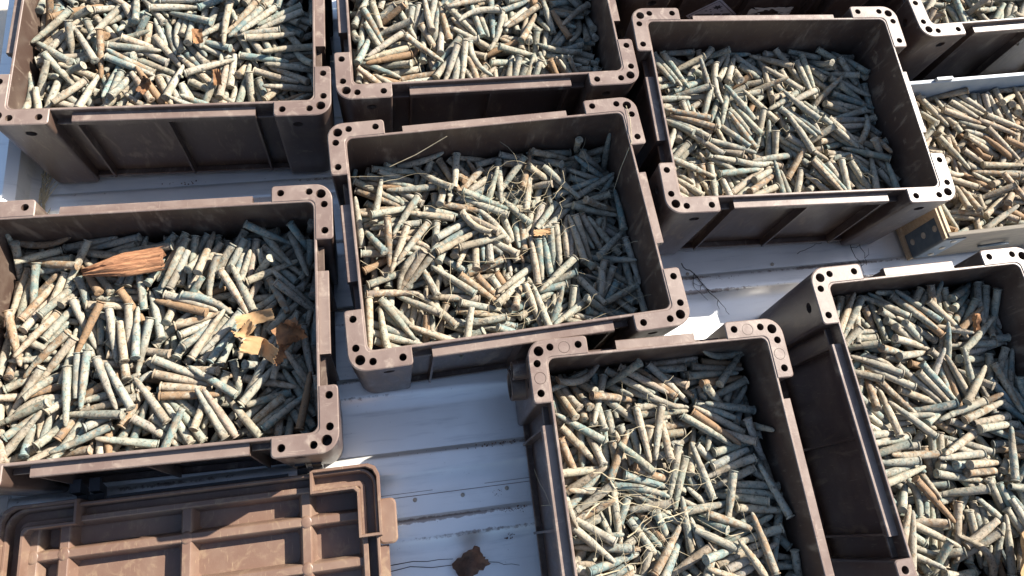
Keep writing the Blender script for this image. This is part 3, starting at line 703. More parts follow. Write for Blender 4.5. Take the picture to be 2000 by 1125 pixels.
-587,-253,572,309,-39,0,-219,760,591,187,-59,0,-415,647,609,-165,19,0,-441,708,686,179,-26,0,-493,741,655,183,-38,0,436,759,566,-107,-25,0,226,822,544,308,-23,4,319,397,565,40,-32,0,488,383,605,-334,12,0,-670,237,482,-223,-6,0,
-790,23,523,201,23,0,-869,62,523,-150,-20,0,950,625,543,324,-48,0,1052,609,591,-106,-5,0,212,-269,613,247,-30,0,310,-5,457,-108,19,0,379,5,474,-116,36,0,523,290,603,179,-84,0,-1051,-936,532,-21,-41,0,-700,-670,554,-137,-15,2,
-770,-682,488,-184,3,0,-728,-503,574,228,15,0,-813,509,526,-315,12,1,-1019,559,576,37,-28,1,-949,654,612,-330,15,1,170,-957,593,-4,17,0,547,-703,539,-74,-9,0,1001,-375,494,304,-35,4,919,-359,586,-12,-32,0,921,-49,627,19,-6,0,
1051,35,625,-334,-24,0,933,196,586,-23,-36,0,-89,-370,621,307,-7,1,-199,-518,598,208,33,0,-287,-778,541,-321,2,0,1086,-503,574,302,24,0,1079,-868,591,-306,11,0,872,-705,488,-129,-17,0,-228,-457,511,8,-28,0,-172,-555,536,58,-37,1,
-195,-642,546,64,-25,0,-838,405,478,-346,-40,0,-900,127,445,326,-9,4,-912,-2,490,284,-21,0,-784,-178,496,279,-6,0,720,783,631,-100,56,0,777,818,609,228,-91,0,1208,635,607,-162,-1,0,938,117,574,-336,-17,0,922,56,608,30,7,0,
-635,-952,473,-19,-111,0,-510,-407,489,351,36,0,-558,-462,527,-53,-23,0,1085,-822,530,299,-1,0,1201,-720,534,-113,-8,1,1204,-725,462,184,-5,0,1017,-640,488,156,-16,0,211,-213,567,-89,16,0,365,-286,509,-73,-3,0,467,95,502,-164,35,0,
-251,86,502,231,-19,0,-306,56,519,-125,8,1,-324,-53,507,234,5,0,-1299,301,671,184,-6,0,-641,776,483,-270,5,0,-903,806,539,-82,-4,1,-762,766,551,283,-8,0,174,656,582,217,-12,0,313,581,531,290,11,0,579,572,557,-156,-2,0,
690,-582,556,-136,16,1,658,-676,547,-117,-23,0,-287,694,515,128,-23,1,-318,758,553,124,-16,0,-422,753,555,-251,1,0,-604,571,481,232,74,0,-507,519,500,-184,-5,0,-514,802,546,-284,42,2,-477,910,580,353,-74,0,877,-238,551,-79,-8,0,
952,-176,547,295,-11,0,1008,-12,568,8,-6,1,936,51,544,-1,-1,1,203,-451,544,107,36,1,576,-949,607,-351,-74,1,682,-685,485,-186,3,0,-446,252,511,-223,6,0,-285,275,482,246,13,4,-120,-218,718,34,-6,2,-1067,347,504,-2,9,0,
-868,49,456,309,-20,4,-1025,13,488,274,-42,1,-941,551,525,-319,14,0,-940,628,549,24,-24,0,-826,729,478,-321,-42,0,230,285,505,-300,14,0,438,327,500,-308,-1,0,1006,-939,471,4,43,0,1177,-245,482,-167,72,0,1162,-496,532,241,-6,0,
1194,-425,524,-104,-67,0,800,419,556,79,43,0,633,637,551,-164,-10,0,193,-899,556,-4,-8,0,-6,-653,570,195,26,0,-247,-855,535,19,-14,0,1094,654,521,-118,-35,1,1008,812,540,-66,-9,0,1036,763,600,-99,11,0,-1146,-191,499,124,-6,1,
-1135,-356,516,-277,-21,0,-1135,-491,560,-96,43,0,-663,-820,538,88,-84,0,-859,276,510,-181,44,2,-1235,52,516,-155,20,0,-454,-535,495,13,-11,4,194,-675,575,-222,-9,1,-373,-621,544,66,-1,0,-57,-370,546,-339,22,0,-636,-714,501,191,-31,1,
-968,-497,447,-58,2,4,-1180,-499,480,99,-47,1,669,764,587,252,-21,0,659,920,583,335,8,1,89,489,528,20,61,0,763,-136,471,-89,-14,0,844,-134,502,-96,-10,0,1110,-63,501,120,-22,0,287,-130,434,225,3,4,371,189,436,251,-16,4,
528,-616,491,-121,12,0,484,-665,456,-120,5,4,439,-754,530,253,-13,0,-534,127,564,-226,64,0,-557,217,561,-236,3,0,42,-291,612,-184,-58,0,-1102,718,473,-119,8,0,-1017,689,483,-126,12,0,-940,673,465,-127,-3,0,1160,783,536,247,-41,0,
],
 'A': [-1026,476,518,-4,-4,0,-1007,603,518,-335,-4,0,-363,401,516,263,-8,0,-272,894,518,342,-4,0,-267,670,518,340,-4,0,-1053,-483,518,-265,-4,0,146,-768,518,-45,-4,0,985,-30,518,-205,-4,0,1100,-42,518,-249,-4,0,-496,196,516,-255,-4,1,
-289,70,518,-279,-4,0,-912,140,518,-98,-4,0,-911,-39,518,253,-4,0,-925,-129,516,246,-8,0,-248,-856,518,43,-4,0,-430,-461,518,-91,-4,0,-139,-572,518,-228,-4,0,1133,-742,518,121,-4,0,1144,472,518,136,-4,0,1055,516,518,98,-4,0,
1043,659,518,-288,-4,0,138,701,518,96,-4,0,163,634,518,103,-4,0,511,126,518,-149,-4,0,405,-70,518,213,-4,0,305,-100,516,230,-4,1,343,-719,458,303,4,0,333,-87,450,-295,2,0,-82,83,469,284,18,0,-510,63,516,111,-4,1,
-1071,-594,459,-162,-7,0,-1097,-838,478,-69,-30,0,-994,-588,489,-221,-24,0,-684,-69,518,-193,-4,0,-843,-103,450,-240,3,0,-1064,-149,479,64,13,0,-1068,-51,479,31,13,0,1090,521,449,-355,-11,1,1066,585,462,-344,-4,0,1068,655,454,-327,-9,0,
-458,-520,518,-84,-4,0,-94,-552,458,-208,-18,0,-1011,488,456,-69,3,0,1299,-462,518,176,-4,0,645,-726,518,182,-4,0,816,-203,518,-93,-4,0,1067,-134,465,-332,-2,0,1066,-200,484,-344,10,0,1145,149,518,-243,-4,0,141,522,459,221,22,0,
167,629,455,-142,-6,0,-199,817,517,334,-6,0,-1145,-548,467,-159,14,0,-724,-585,482,-308,-28,0,-938,-608,518,-223,-4,0,-1066,-297,415,-18,7,0,-1066,-153,416,10,9,0,-240,-577,426,349,-26,0,-201,-644,429,339,-26,0,415,-955,484,-352,-26,0,
216,-301,518,-21,-4,0,381,-388,484,316,12,0,947,-440,518,-332,-4,0,1000,-492,518,-339,-4,0,943,-564,518,-347,-4,0,-714,849,516,-334,-4,1,-886,715,449,-185,-3,0,-1045,409,518,349,-4,0,1067,-307,445,-345,-25,0,1011,-255,437,24,16,0,
1073,-62,457,-316,-9,0,810,217,518,51,-4,0,395,282,460,-345,-39,0,393,184,469,-337,-34,0,374,64,454,-315,-6,1,1089,354,447,295,-6,0,835,489,429,-272,-25,0,1022,548,393,-281,-13,0,580,589,476,137,-31,0,494,654,518,105,-4,0,
310,681,468,142,-34,0,-396,866,475,-324,-31,0,-550,531,509,194,-5,0,-263,159,449,-79,-7,0,-194,13,471,271,17,0,-463,51,454,-113,-8,0,1223,-878,527,-143,0,2,796,-377,498,-2,5,0,843,-584,446,236,-4,0,-640,386,447,-204,4,1,
-604,364,391,46,-44,0,-318,466,489,314,9,0,-242,956,518,354,-4,0,1077,726,434,-320,-12,1,1107,788,518,-278,-4,0,807,408,396,102,47,0,-642,493,518,-142,-4,0,-1021,532,398,173,-24,0,-1123,790,487,-134,13,1,-824,130,425,265,-56,0,
-975,148,452,281,-30,1,-975,42,427,264,-43,1,1114,256,442,-69,-3,0,897,-63,436,219,-45,0,834,-97,446,-149,28,0,-27,50,407,205,-31,0,-164,-83,432,217,34,0,-313,-32,459,212,-2,0,79,-747,450,245,10,0,265,-746,463,295,6,0,
403,-634,465,326,-8,0,448,480,472,114,-33,0,311,500,448,141,-16,0,342,955,518,7,-4,0,-721,-816,516,286,-4,1,-825,-570,462,-258,-17,0,-916,-747,446,-314,16,0,-776,-408,474,-258,7,0,-541,-779,488,304,-25,0,-266,-526,373,-112,28,0,
-278,-382,527,335,0,2,-161,-428,416,-75,44,0,502,-137,449,-255,0,0,415,-113,429,79,10,0,-78,-94,422,242,6,0,-154,-50,363,221,28,0,-219,-125,430,223,4,0,1275,-470,400,-156,52,0,952,-559,452,-107,-13,0,1089,-639,450,223,-1,0,
1001,-733,444,245,-11,0,344,-512,488,-48,-7,0,317,-559,431,4,-7,0,643,577,459,-226,21,0,1021,774,410,-263,38,0,-333,-732,484,332,-27,0,-410,-664,469,-18,16,0,-393,-460,406,-100,18,0,-159,-375,373,-53,3,0,285,-358,417,352,-1,0,
268,193,447,-50,38,1,284,109,421,302,-46,0,1044,226,439,291,-3,0,1003,178,442,-69,10,0,879,97,451,-88,-5,1,-508,630,452,-83,10,0,-356,616,490,-76,-24,0,-374,718,452,-85,-11,0,476,786,405,-171,30,1,306,843,446,-50,-7,0,
310,775,417,-47,-26,0,373,683,418,315,22,1,-1000,352,472,307,17,0,-1059,315,437,-43,-6,1,-1110,100,452,-120,26,0,-1171,740,451,-127,27,0,-943,462,366,-15,-88,0,-813,562,409,198,-3,0,-686,555,450,-175,-31,0,-919,-387,360,312,2,1,
-914,-482,386,281,-3,0,-1056,-865,426,-335,11,0,1189,520,370,116,-7,0,840,602,396,118,-11,0,564,671,399,-206,46,1,483,889,359,-342,-7,0,-1066,-924,461,11,22,0,-1025,-397,455,189,-41,1,-1011,-430,333,-333,-55,0,-1299,216,487,-184,-25,0,
-783,-81,367,-151,-34,0,-1021,3,360,-228,2,1,112,-249,395,-109,30,0,204,85,434,290,-51,0,-318,699,400,-7,-32,0,-84,-12,367,-149,18,0,-316,-102,393,-196,-29,0,-373,-51,407,146,9,0,785,-148,441,-141,31,0,798,-14,400,224,-34,0,
991,113,424,292,-26,0,197,-829,398,-27,-19,1,339,-495,424,-2,-14,0,411,-437,424,-10,-12,0,-740,530,418,-161,-8,0,-1299,722,476,-184,-31,0,-757,447,478,209,14,0,798,-752,475,-139,-31,0,849,-747,439,-136,-49,0,1170,-607,428,-156,8,1,
-549,-850,470,296,-32,1,-345,-794,475,323,-21,0,-783,230,433,-86,-14,0,-1105,9,323,80,14,0,-1123,-92,316,94,15,0,167,-213,389,251,-31,1,157,-78,416,-120,39,0,1088,238,382,297,-8,0,654,-81,446,133,29,0,664,-20,368,245,-9,0,
657,-171,399,-127,-25,0,-589,88,420,256,24,0,-397,-7,343,-249,-58,0,-400,658,318,-130,-50,0,-221,759,408,-55,-2,0,-904,610,385,221,-27,0,-1036,679,372,-106,22,0,-1110,602,353,308,-43,0,-784,-744,410,223,46,0,-1040,-672,390,-83,4,0,
-1034,-765,376,271,-13,0,726,-733,488,-134,-25,0,1057,-622,399,-264,-16,2,-31,-939,518,4,-4,0,629,-369,414,151,-71,1,374,-581,374,-169,-20,0,432,-490,368,192,15,0,599,590,412,145,-35,0,498,796,320,265,17,0,110,957,363,4,-15,0,
-296,-654,389,261,-16,0,-374,-677,386,-127,-16,0,-520,-651,382,-126,-11,0,-641,-726,415,212,1,0,747,575,478,120,-30,0,846,679,458,-230,12,0,964,-641,379,91,-15,1,1240,-724,461,195,2,0,700,-707,403,-176,-67,0,-712,851,365,-315,-13,0,
-704,665,324,285,-10,0,-1195,453,389,-116,32,1,-1004,757,395,-125,54,0,-89,-734,352,225,19,0,22,-734,301,229,-11,0,-624,-592,388,230,7,0,-817,-804,368,-73,-29,0,-1110,-733,320,-205,5,0,-1190,-653,443,-126,40,1,24,255,470,-275,-34,0,
374,-219,372,314,28,0,320,-81,371,-58,2,0,582,957,401,356,19,0,-78,426,419,-118,-59,0,-604,831,405,-48,42,0,-188,702,354,-281,-31,0,-597,-191,405,318,-55,0,-526,-140,387,-55,33,0,-299,-207,350,298,-3,0,535,-725,389,152,2,0,
163,-416,325,269,-9,0,829,-307,343,-24,6,4,739,-25,307,-347,1,0,868,157,391,-92,-12,0,1022,202,381,288,-11,1,-996,231,410,-28,5,0,-1023,184,328,-338,-61,0,1009,464,373,70,-14,0,771,515,320,113,-18,0,-1299,117,418,-184,-20,0,
-717,-208,340,43,1,0,-1149,-134,478,-312,-47,2,546,677,279,-229,-33,0,126,628,370,-215,-36,0,74,728,353,-218,-55,0,-390,-188,287,-14,-6,4,-341,-130,308,-24,-45,1,-491,-59,314,26,25,0,-269,774,299,-37,19,0,-116,772,412,-74,-28,0,
-644,40,410,-96,-37,0,-834,-844,293,-43,6,0,-1151,-455,336,-74,91,0,525,-446,343,170,-3,1,342,-677,337,-63,1,0,303,-730,375,299,-30,0,1060,-365,404,353,-25,1,1060,-493,349,292,-30,0,1066,-655,333,358,19,4,770,-896,455,328,8,1,
234,212,390,19,20,0,250,153,376,27,18,0,282,-119,335,317,-17,0,609,140,283,-252,3,0,649,90,280,-260,10,4,-1262,791,347,-160,-100,0,-675,552,328,-67,10,0,-631,421,318,-67,-8,0,-631,640,474,213,69,2,724,595,333,-214,50,0,
822,731,361,136,-58,0,-319,-699,323,113,14,0,-360,-643,317,107,2,0,-507,-699,323,85,9,0,-15,60,335,-195,18,0,-319,221,376,105,-39,0,-464,196,391,237,79,1,-202,507,376,229,38,0,-313,610,335,222,41,0,-229,490,319,233,29,0,
-576,498,379,-279,0,1,-431,-331,305,307,28,0,-211,-913,377,-36,-58,0,-566,-522,301,-209,26,0,-416,-404,268,-51,-3,4,-886,-957,450,-356,-43,0,-1025,-453,273,-97,-26,4,-1039,-254,327,30,-22,0,-1008,905,351,351,-16,0,-948,820,376,-126,77,1,
-695,-250,285,-176,-29,4,-851,-139,281,240,-15,4,-1236,148,383,-188,-34,0,123,66,309,175,-33,0,237,155,314,-189,14,0,1029,23,363,254,0,0,773,132,295,-269,16,4,302,-776,309,-237,-47,0,327,-425,266,46,-18,4,1194,-791,330,102,-71,0,
948,-522,350,-48,21,4,640,-586,371,154,3,0,712,726,304,142,-26,0,432,644,373,-105,-52,2,363,624,363,279,21,1,922,859,385,1,-77,0,777,878,398,26,-10,0,1061,662,330,186,-28,0,989,534,306,192,-11,0,-1154,45,238,-264,-7,4,
-1181,101,371,-193,-39,0,-989,-128,319,-180,-81,4,10,-584,270,154,-37,4,-263,-836,284,307,12,0,-212,-637,258,247,15,4,-469,-957,296,-356,-2,0,177,-762,434,-111,-51,0,127,-789,306,219,20,1,464,56,233,-194,-12,4,278,591,356,-51,-57,1,
244,486,322,61,9,0,848,781,299,34,-53,1,-1191,-518,292,137,68,5,-925,-674,256,-265,19,5,1066,-410,339,335,-6,0,1006,-818,348,57,-15,0,882,-894,398,-41,2,0,1076,955,396,4,-32,0,1092,740,297,-82,-7,0,-502,957,443,4,-17,0,
-1299,471,332,184,-36,0,-534,287,377,-253,17,0,-430,183,329,-254,40,0,-68,-245,338,-103,-22,4,-18,401,380,-220,-24,0,-669,696,264,-161,17,0,973,186,313,-303,0,0,890,-76,299,14,-7,4,65,147,341,164,-21,1,191,94,350,-148,-69,2,
288,23,290,-211,6,0,394,36,275,-279,30,0,1297,245,361,-176,57,0,983,120,306,-312,-6,4,1058,-233,288,-346,8,4,1089,906,352,329,59,0,485,274,307,-133,44,0,1297,785,354,-176,25,1,457,-537,304,168,-21,0,295,-850,276,315,18,0,
208,-885,273,329,55,0,-549,-700,264,-210,3,0,-446,-588,271,140,-48,4,-286,-649,251,244,-4,5,-44,-751,302,-133,-20,0,-1127,-233,250,283,-20,4,-702,120,301,-243,14,4,1172,-298,326,239,-49,0,688,-943,368,-22,-87,0,0,686,328,147,0,0,
373,713,259,-273,-9,0,386,615,260,-311,-36,0,481,521,274,-285,-42,0,-286,322,329,250,-7,0,-415,310,300,195,-36,0,-764,-664,279,155,-34,4,-1214,-787,328,203,23,1,-1297,-632,341,184,-4,0,-1025,850,319,-17,14,0,-1063,653,318,318,-57,1,
-1111,460,318,-90,22,1,404,372,281,67,-18,0,111,149,267,312,-26,4,-21,789,398,125,-70,0,-553,794,273,239,-10,1,-916,957,377,4,25,0,-1099,583,277,-66,36,0,-967,273,303,50,-24,0,67,361,268,2,-3,0,-39,286,289,17,-24,4,
323,898,272,353,-57,0,97,443,261,-324,-50,0,293,507,252,-160,-48,1,-261,388,310,-101,-10,0,
],
 'B': [1283,-255,745,163,-5,0,846,30,719,79,-9,0,-929,-156,612,57,-10,0,-994,25,608,30,-10,0,-1033,233,606,-322,3,0,100,-741,673,-218,-4,0,325,-645,687,-131,-7,0,466,-667,694,-160,-5,1,526,-569,698,-161,-7,0,970,671,726,-62,-10,0,
-605,-586,631,190,-3,0,-303,-650,650,12,-11,0,-228,-820,654,347,3,0,-323,-499,648,-21,-10,0,-209,-435,655,322,3,0,-821,471,618,59,-10,0,-982,598,609,48,-10,0,-1060,740,604,-303,2,0,-191,605,656,-259,1,0,-336,637,648,122,-7,0,
672,702,706,227,-1,1,398,624,690,184,-3,1,-417,201,640,-1,-11,0,-179,-67,655,-311,3,1,348,-20,689,251,0,0,738,24,712,-281,2,0,263,-10,684,232,-1,0,1074,-516,659,310,0,0,986,-918,727,14,-11,0,1068,-821,732,356,3,0,
-128,230,619,-86,14,1,-183,117,595,-87,-3,0,-121,-165,612,215,20,0,293,-468,615,104,-20,0,-1053,488,578,50,2,0,-851,631,555,-7,-10,0,-784,794,541,-77,-6,0,-12,545,667,142,-6,0,314,683,687,156,-5,0,574,741,702,-122,-7,0,
-911,-73,611,-310,3,1,-1027,-52,606,42,-10,0,-1131,189,544,1,1,1,-67,580,664,130,-7,0,355,-293,689,7,-11,0,400,-167,615,329,0,1,-306,-586,649,0,-11,0,-687,-607,626,162,-5,0,1114,-66,733,-218,-1,1,1016,-63,729,121,-7,0,
961,383,685,-22,8,0,63,-604,638,164,-27,0,-144,-634,594,128,-5,0,-209,-622,591,-233,-3,0,-361,-647,543,178,29,0,618,-366,598,-198,-61,0,197,-763,629,99,-2,0,-1299,-515,552,-184,-29,0,-454,-550,568,-326,10,0,131,675,676,-167,-4,0,
264,748,682,147,-6,1,-139,-316,593,299,-36,0,-293,-193,576,269,-31,0,-58,386,550,-348,-21,0,240,387,682,8,-11,0,266,-237,630,304,-29,1,473,-261,628,317,20,0,-234,934,654,-353,3,0,-270,550,585,314,0,0,-404,329,606,-290,19,0,
887,904,644,353,1,0,1199,664,690,131,-24,0,1006,313,680,-15,11,0,-574,310,558,334,-43,1,-781,43,537,-112,-11,1,-795,138,587,-359,-19,0,-902,-200,564,-203,-33,0,-671,777,564,-89,20,0,-862,710,551,-30,-11,0,1116,-778,666,271,-9,0,
858,-95,719,111,-8,0,1077,-117,670,-150,-7,0,1149,-128,676,202,11,0,-413,531,571,-73,17,0,-341,689,579,-73,-8,0,-505,-99,637,-163,-5,0,-324,3,607,-88,14,1,-220,246,575,-95,-19,0,45,226,680,352,6,2,731,278,675,273,-23,0,
147,-237,621,-59,10,0,1045,-340,639,308,-9,0,1074,-282,632,315,-13,1,1074,-214,621,320,-21,0,1091,-434,655,296,-25,0,1081,-599,697,306,-21,0,1299,649,708,176,-29,0,1073,560,657,118,-24,0,-1112,-564,552,85,-23,0,-1126,-728,562,-283,18,0,
-1193,-564,474,169,-28,0,-626,-957,612,-356,-12,0,-714,179,504,-211,15,0,-716,-50,484,-201,-37,0,-645,-23,482,-207,-25,0,-600,-208,531,82,38,0,-809,630,496,-271,-10,0,-1194,904,605,47,-7,2,-912,487,575,58,-19,1,-798,406,618,-305,2,1,
608,-545,612,-116,-4,0,584,-618,589,239,13,0,575,-737,596,230,22,0,338,390,631,13,-18,0,355,512,615,9,-12,0,441,458,619,-353,16,0,281,957,643,356,-24,0,62,-536,576,-155,37,0,-104,-764,553,238,30,1,-320,-725,513,182,23,0,
769,-305,650,144,23,0,901,-181,593,-262,-2,0,1297,-81,629,171,-68,0,1230,-107,620,156,-72,0,-41,657,596,226,4,0,-267,749,556,224,-22,0,-387,735,506,209,-7,0,-445,145,539,-278,-26,0,-342,143,533,-288,-21,1,-336,6,541,82,14,0,
-161,-3,532,102,-14,0,-473,-692,540,-150,-39,0,-118,-640,542,-109,-14,2,-70,-617,523,-118,-6,0,40,-687,537,-135,2,0,310,331,686,20,-10,0,327,758,625,-93,-10,0,453,727,639,-120,-8,1,995,-416,628,285,-31,0,1100,-680,663,284,-5,0,
812,-865,716,-1,-11,0,280,129,639,30,-21,0,306,54,628,-316,28,0,397,-54,619,-318,46,1,-645,-391,556,344,16,0,-784,-247,498,-26,-1,0,-887,-96,461,-22,9,0,-1090,66,573,-343,-13,1,1282,398,739,166,-8,1,999,786,656,28,-19,1,
819,845,643,-1,-1,0,-1071,-863,555,38,-5,0,-1008,-388,564,-11,9,0,-993,-317,512,-76,8,0,-798,-491,548,-348,-6,1,308,-676,580,-243,-8,0,399,-795,602,75,45,1,647,-691,521,-133,-26,0,-1255,564,541,-166,17,0,-1230,670,472,-230,56,0,
-822,411,500,-193,-40,0,-739,541,477,-210,-41,0,847,-666,637,-182,-15,0,1097,-608,627,292,-27,0,782,-725,630,176,0,0,-1138,508,467,105,-9,0,-1293,811,489,189,-68,1,-615,527,485,-269,-8,0,-367,119,468,57,26,0,-341,74,506,70,18,0,
-249,-1,530,93,1,1,589,-115,592,155,-67,0,439,36,654,43,-36,0,-790,-790,549,80,-12,0,-921,-819,503,61,-4,0,-897,-666,568,-315,-26,0,-1250,-516,478,162,-29,0,1000,-168,576,97,-23,0,1307,-449,686,153,-127,2,-576,767,551,-97,15,0,
-326,737,533,-133,28,0,1051,689,648,27,8,1,1065,757,621,32,-26,0,1009,822,597,9,-11,0,-949,276,530,342,-43,0,-868,-161,479,333,-9,0,-884,-288,477,331,8,0,270,-584,549,-244,8,0,135,-583,535,-190,63,0,717,-699,559,-125,-10,0,
-91,-702,468,-286,-12,1,-332,-422,543,-135,42,0,-53,-754,480,74,14,0,674,569,644,303,-37,1,600,730,576,-232,-10,0,459,638,571,107,-18,1,-707,-892,554,19,-52,0,-486,-912,648,332,6,2,-1012,-692,527,79,-16,0,-1101,-347,505,-85,-1,0,
-19,880,579,-31,-24,0,-278,821,441,283,87,0,354,-700,524,71,0,0,375,-955,650,-4,-35,1,332,-543,489,4,-20,0,-17,65,533,238,62,0,-12,-94,516,306,26,0,-91,-137,517,278,46,0,946,646,570,92,59,0,1022,641,591,109,19,0,
1297,771,595,176,-46,1,1120,669,580,-255,-13,0,-64,-957,515,-4,-44,0,-120,-902,550,30,58,1,-332,-248,570,-83,-51,1,660,616,579,161,-7,0,509,453,510,-344,-13,0,295,689,580,25,18,0,-1031,722,469,-297,-2,0,-1051,554,427,-115,-51,0,
-925,425,460,137,6,0,866,-749,592,-95,-48,0,984,-648,620,-153,-20,0,-588,-275,448,166,-10,0,-743,-45,413,-143,21,0,-673,-374,440,-236,-46,2,338,70,555,-189,39,0,421,121,574,193,-10,0,573,115,611,-115,11,0,722,44,591,-141,51,0,
1297,22,620,170,-73,0,1142,-131,588,-227,43,0,826,-89,654,78,19,0,625,115,655,-136,3,0,552,39,584,258,-23,0,831,584,568,-110,41,0,854,723,499,-114,-17,0,-1092,916,521,330,-48,1,-547,69,449,-224,14,1,-880,443,393,-275,-12,0,
263,-726,448,148,10,0,521,-778,511,-234,-53,0,636,-786,564,230,15,2,-40,532,525,102,-18,0,-82,610,493,67,-58,0,-16,758,536,-300,4,1,-1019,-448,450,-14,-8,1,-907,-557,510,-324,-28,0,-559,-841,506,-65,-10,1,-419,-819,498,-44,30,0,
-214,-568,454,-134,22,0,-90,-725,406,202,17,0,-71,-559,407,-137,15,0,748,-227,563,-210,22,0,925,-10,561,-86,51,0,995,135,576,329,5,0,-300,208,468,-292,-29,2,-31,-16,505,314,27,0,-96,-197,483,298,18,0,-235,-271,481,-358,-29,0,
913,-363,584,-341,-19,0,857,-550,542,-46,39,0,1066,-955,696,-352,19,0,297,624,566,32,31,0,-1092,122,534,8,28,1,-993,93,457,-300,-49,1,-909,-118,399,-336,-41,0,-1298,-78,477,186,-65,0,-1185,-12,469,-171,1,0,-1115,158,467,-159,24,0,
-948,40,451,-307,-58,0,823,-465,543,316,-30,1,926,-627,555,346,-17,0,-977,-418,389,-325,9,0,-1076,-575,424,-52,-7,0,-892,-612,473,-347,-21,0,-663,-957,535,-356,-40,0,-962,954,452,4,-40,0,-555,403,461,-340,-3,0,-705,519,414,-260,31,0,
-788,383,422,-310,7,0,1040,-235,577,-224,-28,2,979,77,549,-24,1,0,1078,173,650,-29,-26,1,1067,243,649,-36,-20,0,521,-123,522,149,1,0,703,188,596,-310,4,2,246,200,561,110,-17,0,-371,-680,464,-134,25,0,-264,-593,396,152,-14,0,
-199,-573,380,-201,-13,0,24,953,477,11,-140,1,-74,689,472,328,3,0,-183,456,467,-291,-15,0,-455,-161,418,159,60,0,-162,-19,424,-100,-22,0,61,14,467,-155,5,0,890,790,495,260,-47,0,1074,691,499,105,-19,0,376,-765,502,-241,-61,1,
540,-884,593,-355,-66,1,528,638,508,-303,10,0,168,742,540,-239,0,0,479,333,566,325,18,0,-1065,753,395,206,-46,0,-991,578,387,-212,2,0,-927,501,400,100,29,0,-680,324,452,-350,4,0,574,-110,477,121,-27,0,475,201,517,47,-10,0,
410,278,519,-24,-50,0,44,249,551,-315,1,0,-473,823,467,-299,-23,0,-66,331,516,-152,-87,0,74,317,472,20,-14,0,-964,-519,467,341,-45,0,-1189,167,403,133,-3,0,-1215,284,428,-325,-144,1,322,-752,461,-218,-36,0,465,-737,500,136,32,0,
-479,9,426,-207,-10,0,7,-28,447,202,7,1,221,606,490,-181,-12,0,455,510,515,9,-66,0,388,683,485,285,-52,0,-359,-431,421,-265,-11,0,-389,-574,414,103,-5,1,-337,-602,379,-228,-25,4,-637,-861,454,353,-19,0,-911,-733,455,-43,3,0,
-1197,-350,383,140,-37,0,1070,956,612,4,-12,0,907,423,561,-304,-5,1,874,279,543,28,-26,0,1083,279,589,44,-38,0,678,-493,546,-137,-20,2,810,-761,532,-117,-71,0,163,727,434,-155,25,0,34,802,465,-120,33,1,-9,752,436,238,-40,0,
-595,-402,366,-85,-4,4,-495,-309,425,-124,-31,0,-397,-228,432,163,-32,0,400,773,459,-93,2,0,439,787,522,297,-49,0,182,19,478,-187,-7,0,235,-147,488,-225,-21,0,-346,-28,416,194,4,0,-517,35,375,188,-20,0,435,-408,504,-16,-36,0,
560,-956,525,-356,14,0,-418,621,458,-252,-58,0,-636,951,543,11,-59,0,-813,743,438,104,-57,1,-917,-802,420,289,9,0,-684,-662,474,11,10,1,-1144,-709,395,292,50,1,-1216,-151,422,161,10,0,-1084,-100,384,-130,-25,0,523,19,467,-290,3,0,
523,-77,684,30,-58,2,1244,610,658,143,-3,0,535,871,542,83,-97,0,1066,364,557,358,20,0,1180,302,540,-91,-73,0,1115,269,535,278,47,0,864,-415,498,332,7,0,946,-720,530,224,50,0,1178,-807,563,-221,-51,1,244,-319,558,32,30,1,
462,53,508,-274,28,0,542,285,493,43,-28,1,518,390,558,19,-88,0,-87,173,375,-319,26,0,11,58,381,-327,10,4,713,567,531,184,49,0,371,625,426,257,5,0,621,955,582,11,-78,0,1014,-718,528,238,74,0,950,-775,486,266,34,0,
881,-729,522,213,21,0,-285,676,422,-269,-15,0,-232,637,413,-277,-14,0,-850,775,559,89,-124,2,-680,865,463,-318,49,0,-720,-764,409,42,-39,0,-1130,-872,414,48,30,1,-983,-315,371,-285,11,4,-961,-479,387,-333,12,4,1111,44,488,-277,23,0,
1199,450,544,207,-50,0,930,-85,493,226,2,1,801,70,492,202,24,0,1269,447,543,-154,29,0,1083,895,539,12,-38,0,1053,957,547,4,-20,0,-547,403,398,-329,-10,0,-1096,-217,401,234,27,1,-1048,61,404,-158,13,1,
],
 'F': [-269,-129,695,307,-7,0,-434,19,704,-8,-3,0,936,723,746,-285,1,0,465,-32,701,184,-11,0,228,97,709,123,-10,0,325,-354,681,7,-4,0,434,-497,673,-27,-2,0,346,-562,669,345,-5,0,-107,629,740,-205,3,0,-229,706,743,-241,2,1,
863,-740,658,-5,-5,0,998,-856,649,-4,-3,1,1051,-409,678,357,-4,0,-1006,63,706,274,-8,0,877,-183,690,302,-7,1,890,-117,696,-59,0,0,1026,90,707,-54,-4,0,1027,160,712,-61,0,0,-1028,-631,665,128,-10,0,-930,-641,662,-238,2,1,
-517,-582,668,-228,3,0,-413,-609,666,115,-9,0,-285,-571,669,-261,2,0,-331,229,650,222,8,1,-909,-457,644,-222,13,0,-1116,-624,665,103,-9,0,223,852,710,-315,18,0,431,551,736,274,-8,0,396,475,731,269,-9,0,-122,-505,615,272,18,0,
-215,-560,605,225,-1,0,498,182,723,192,-7,2,493,89,659,264,12,0,807,-144,629,6,-8,0,953,53,706,-42,-1,0,1125,99,656,265,2,0,-1120,82,708,252,-9,0,-927,76,707,281,-8,0,-1209,-128,695,221,-10,0,1063,-728,620,167,-36,0,
911,-482,682,57,-19,2,967,-689,614,173,-29,0,745,-426,677,161,-10,0,929,957,756,356,-10,0,1026,333,723,285,-8,0,438,-408,688,3,-1,2,585,-407,640,-249,18,0,-107,745,677,311,-5,0,-377,778,717,270,-31,0,-529,642,741,206,-10,0,
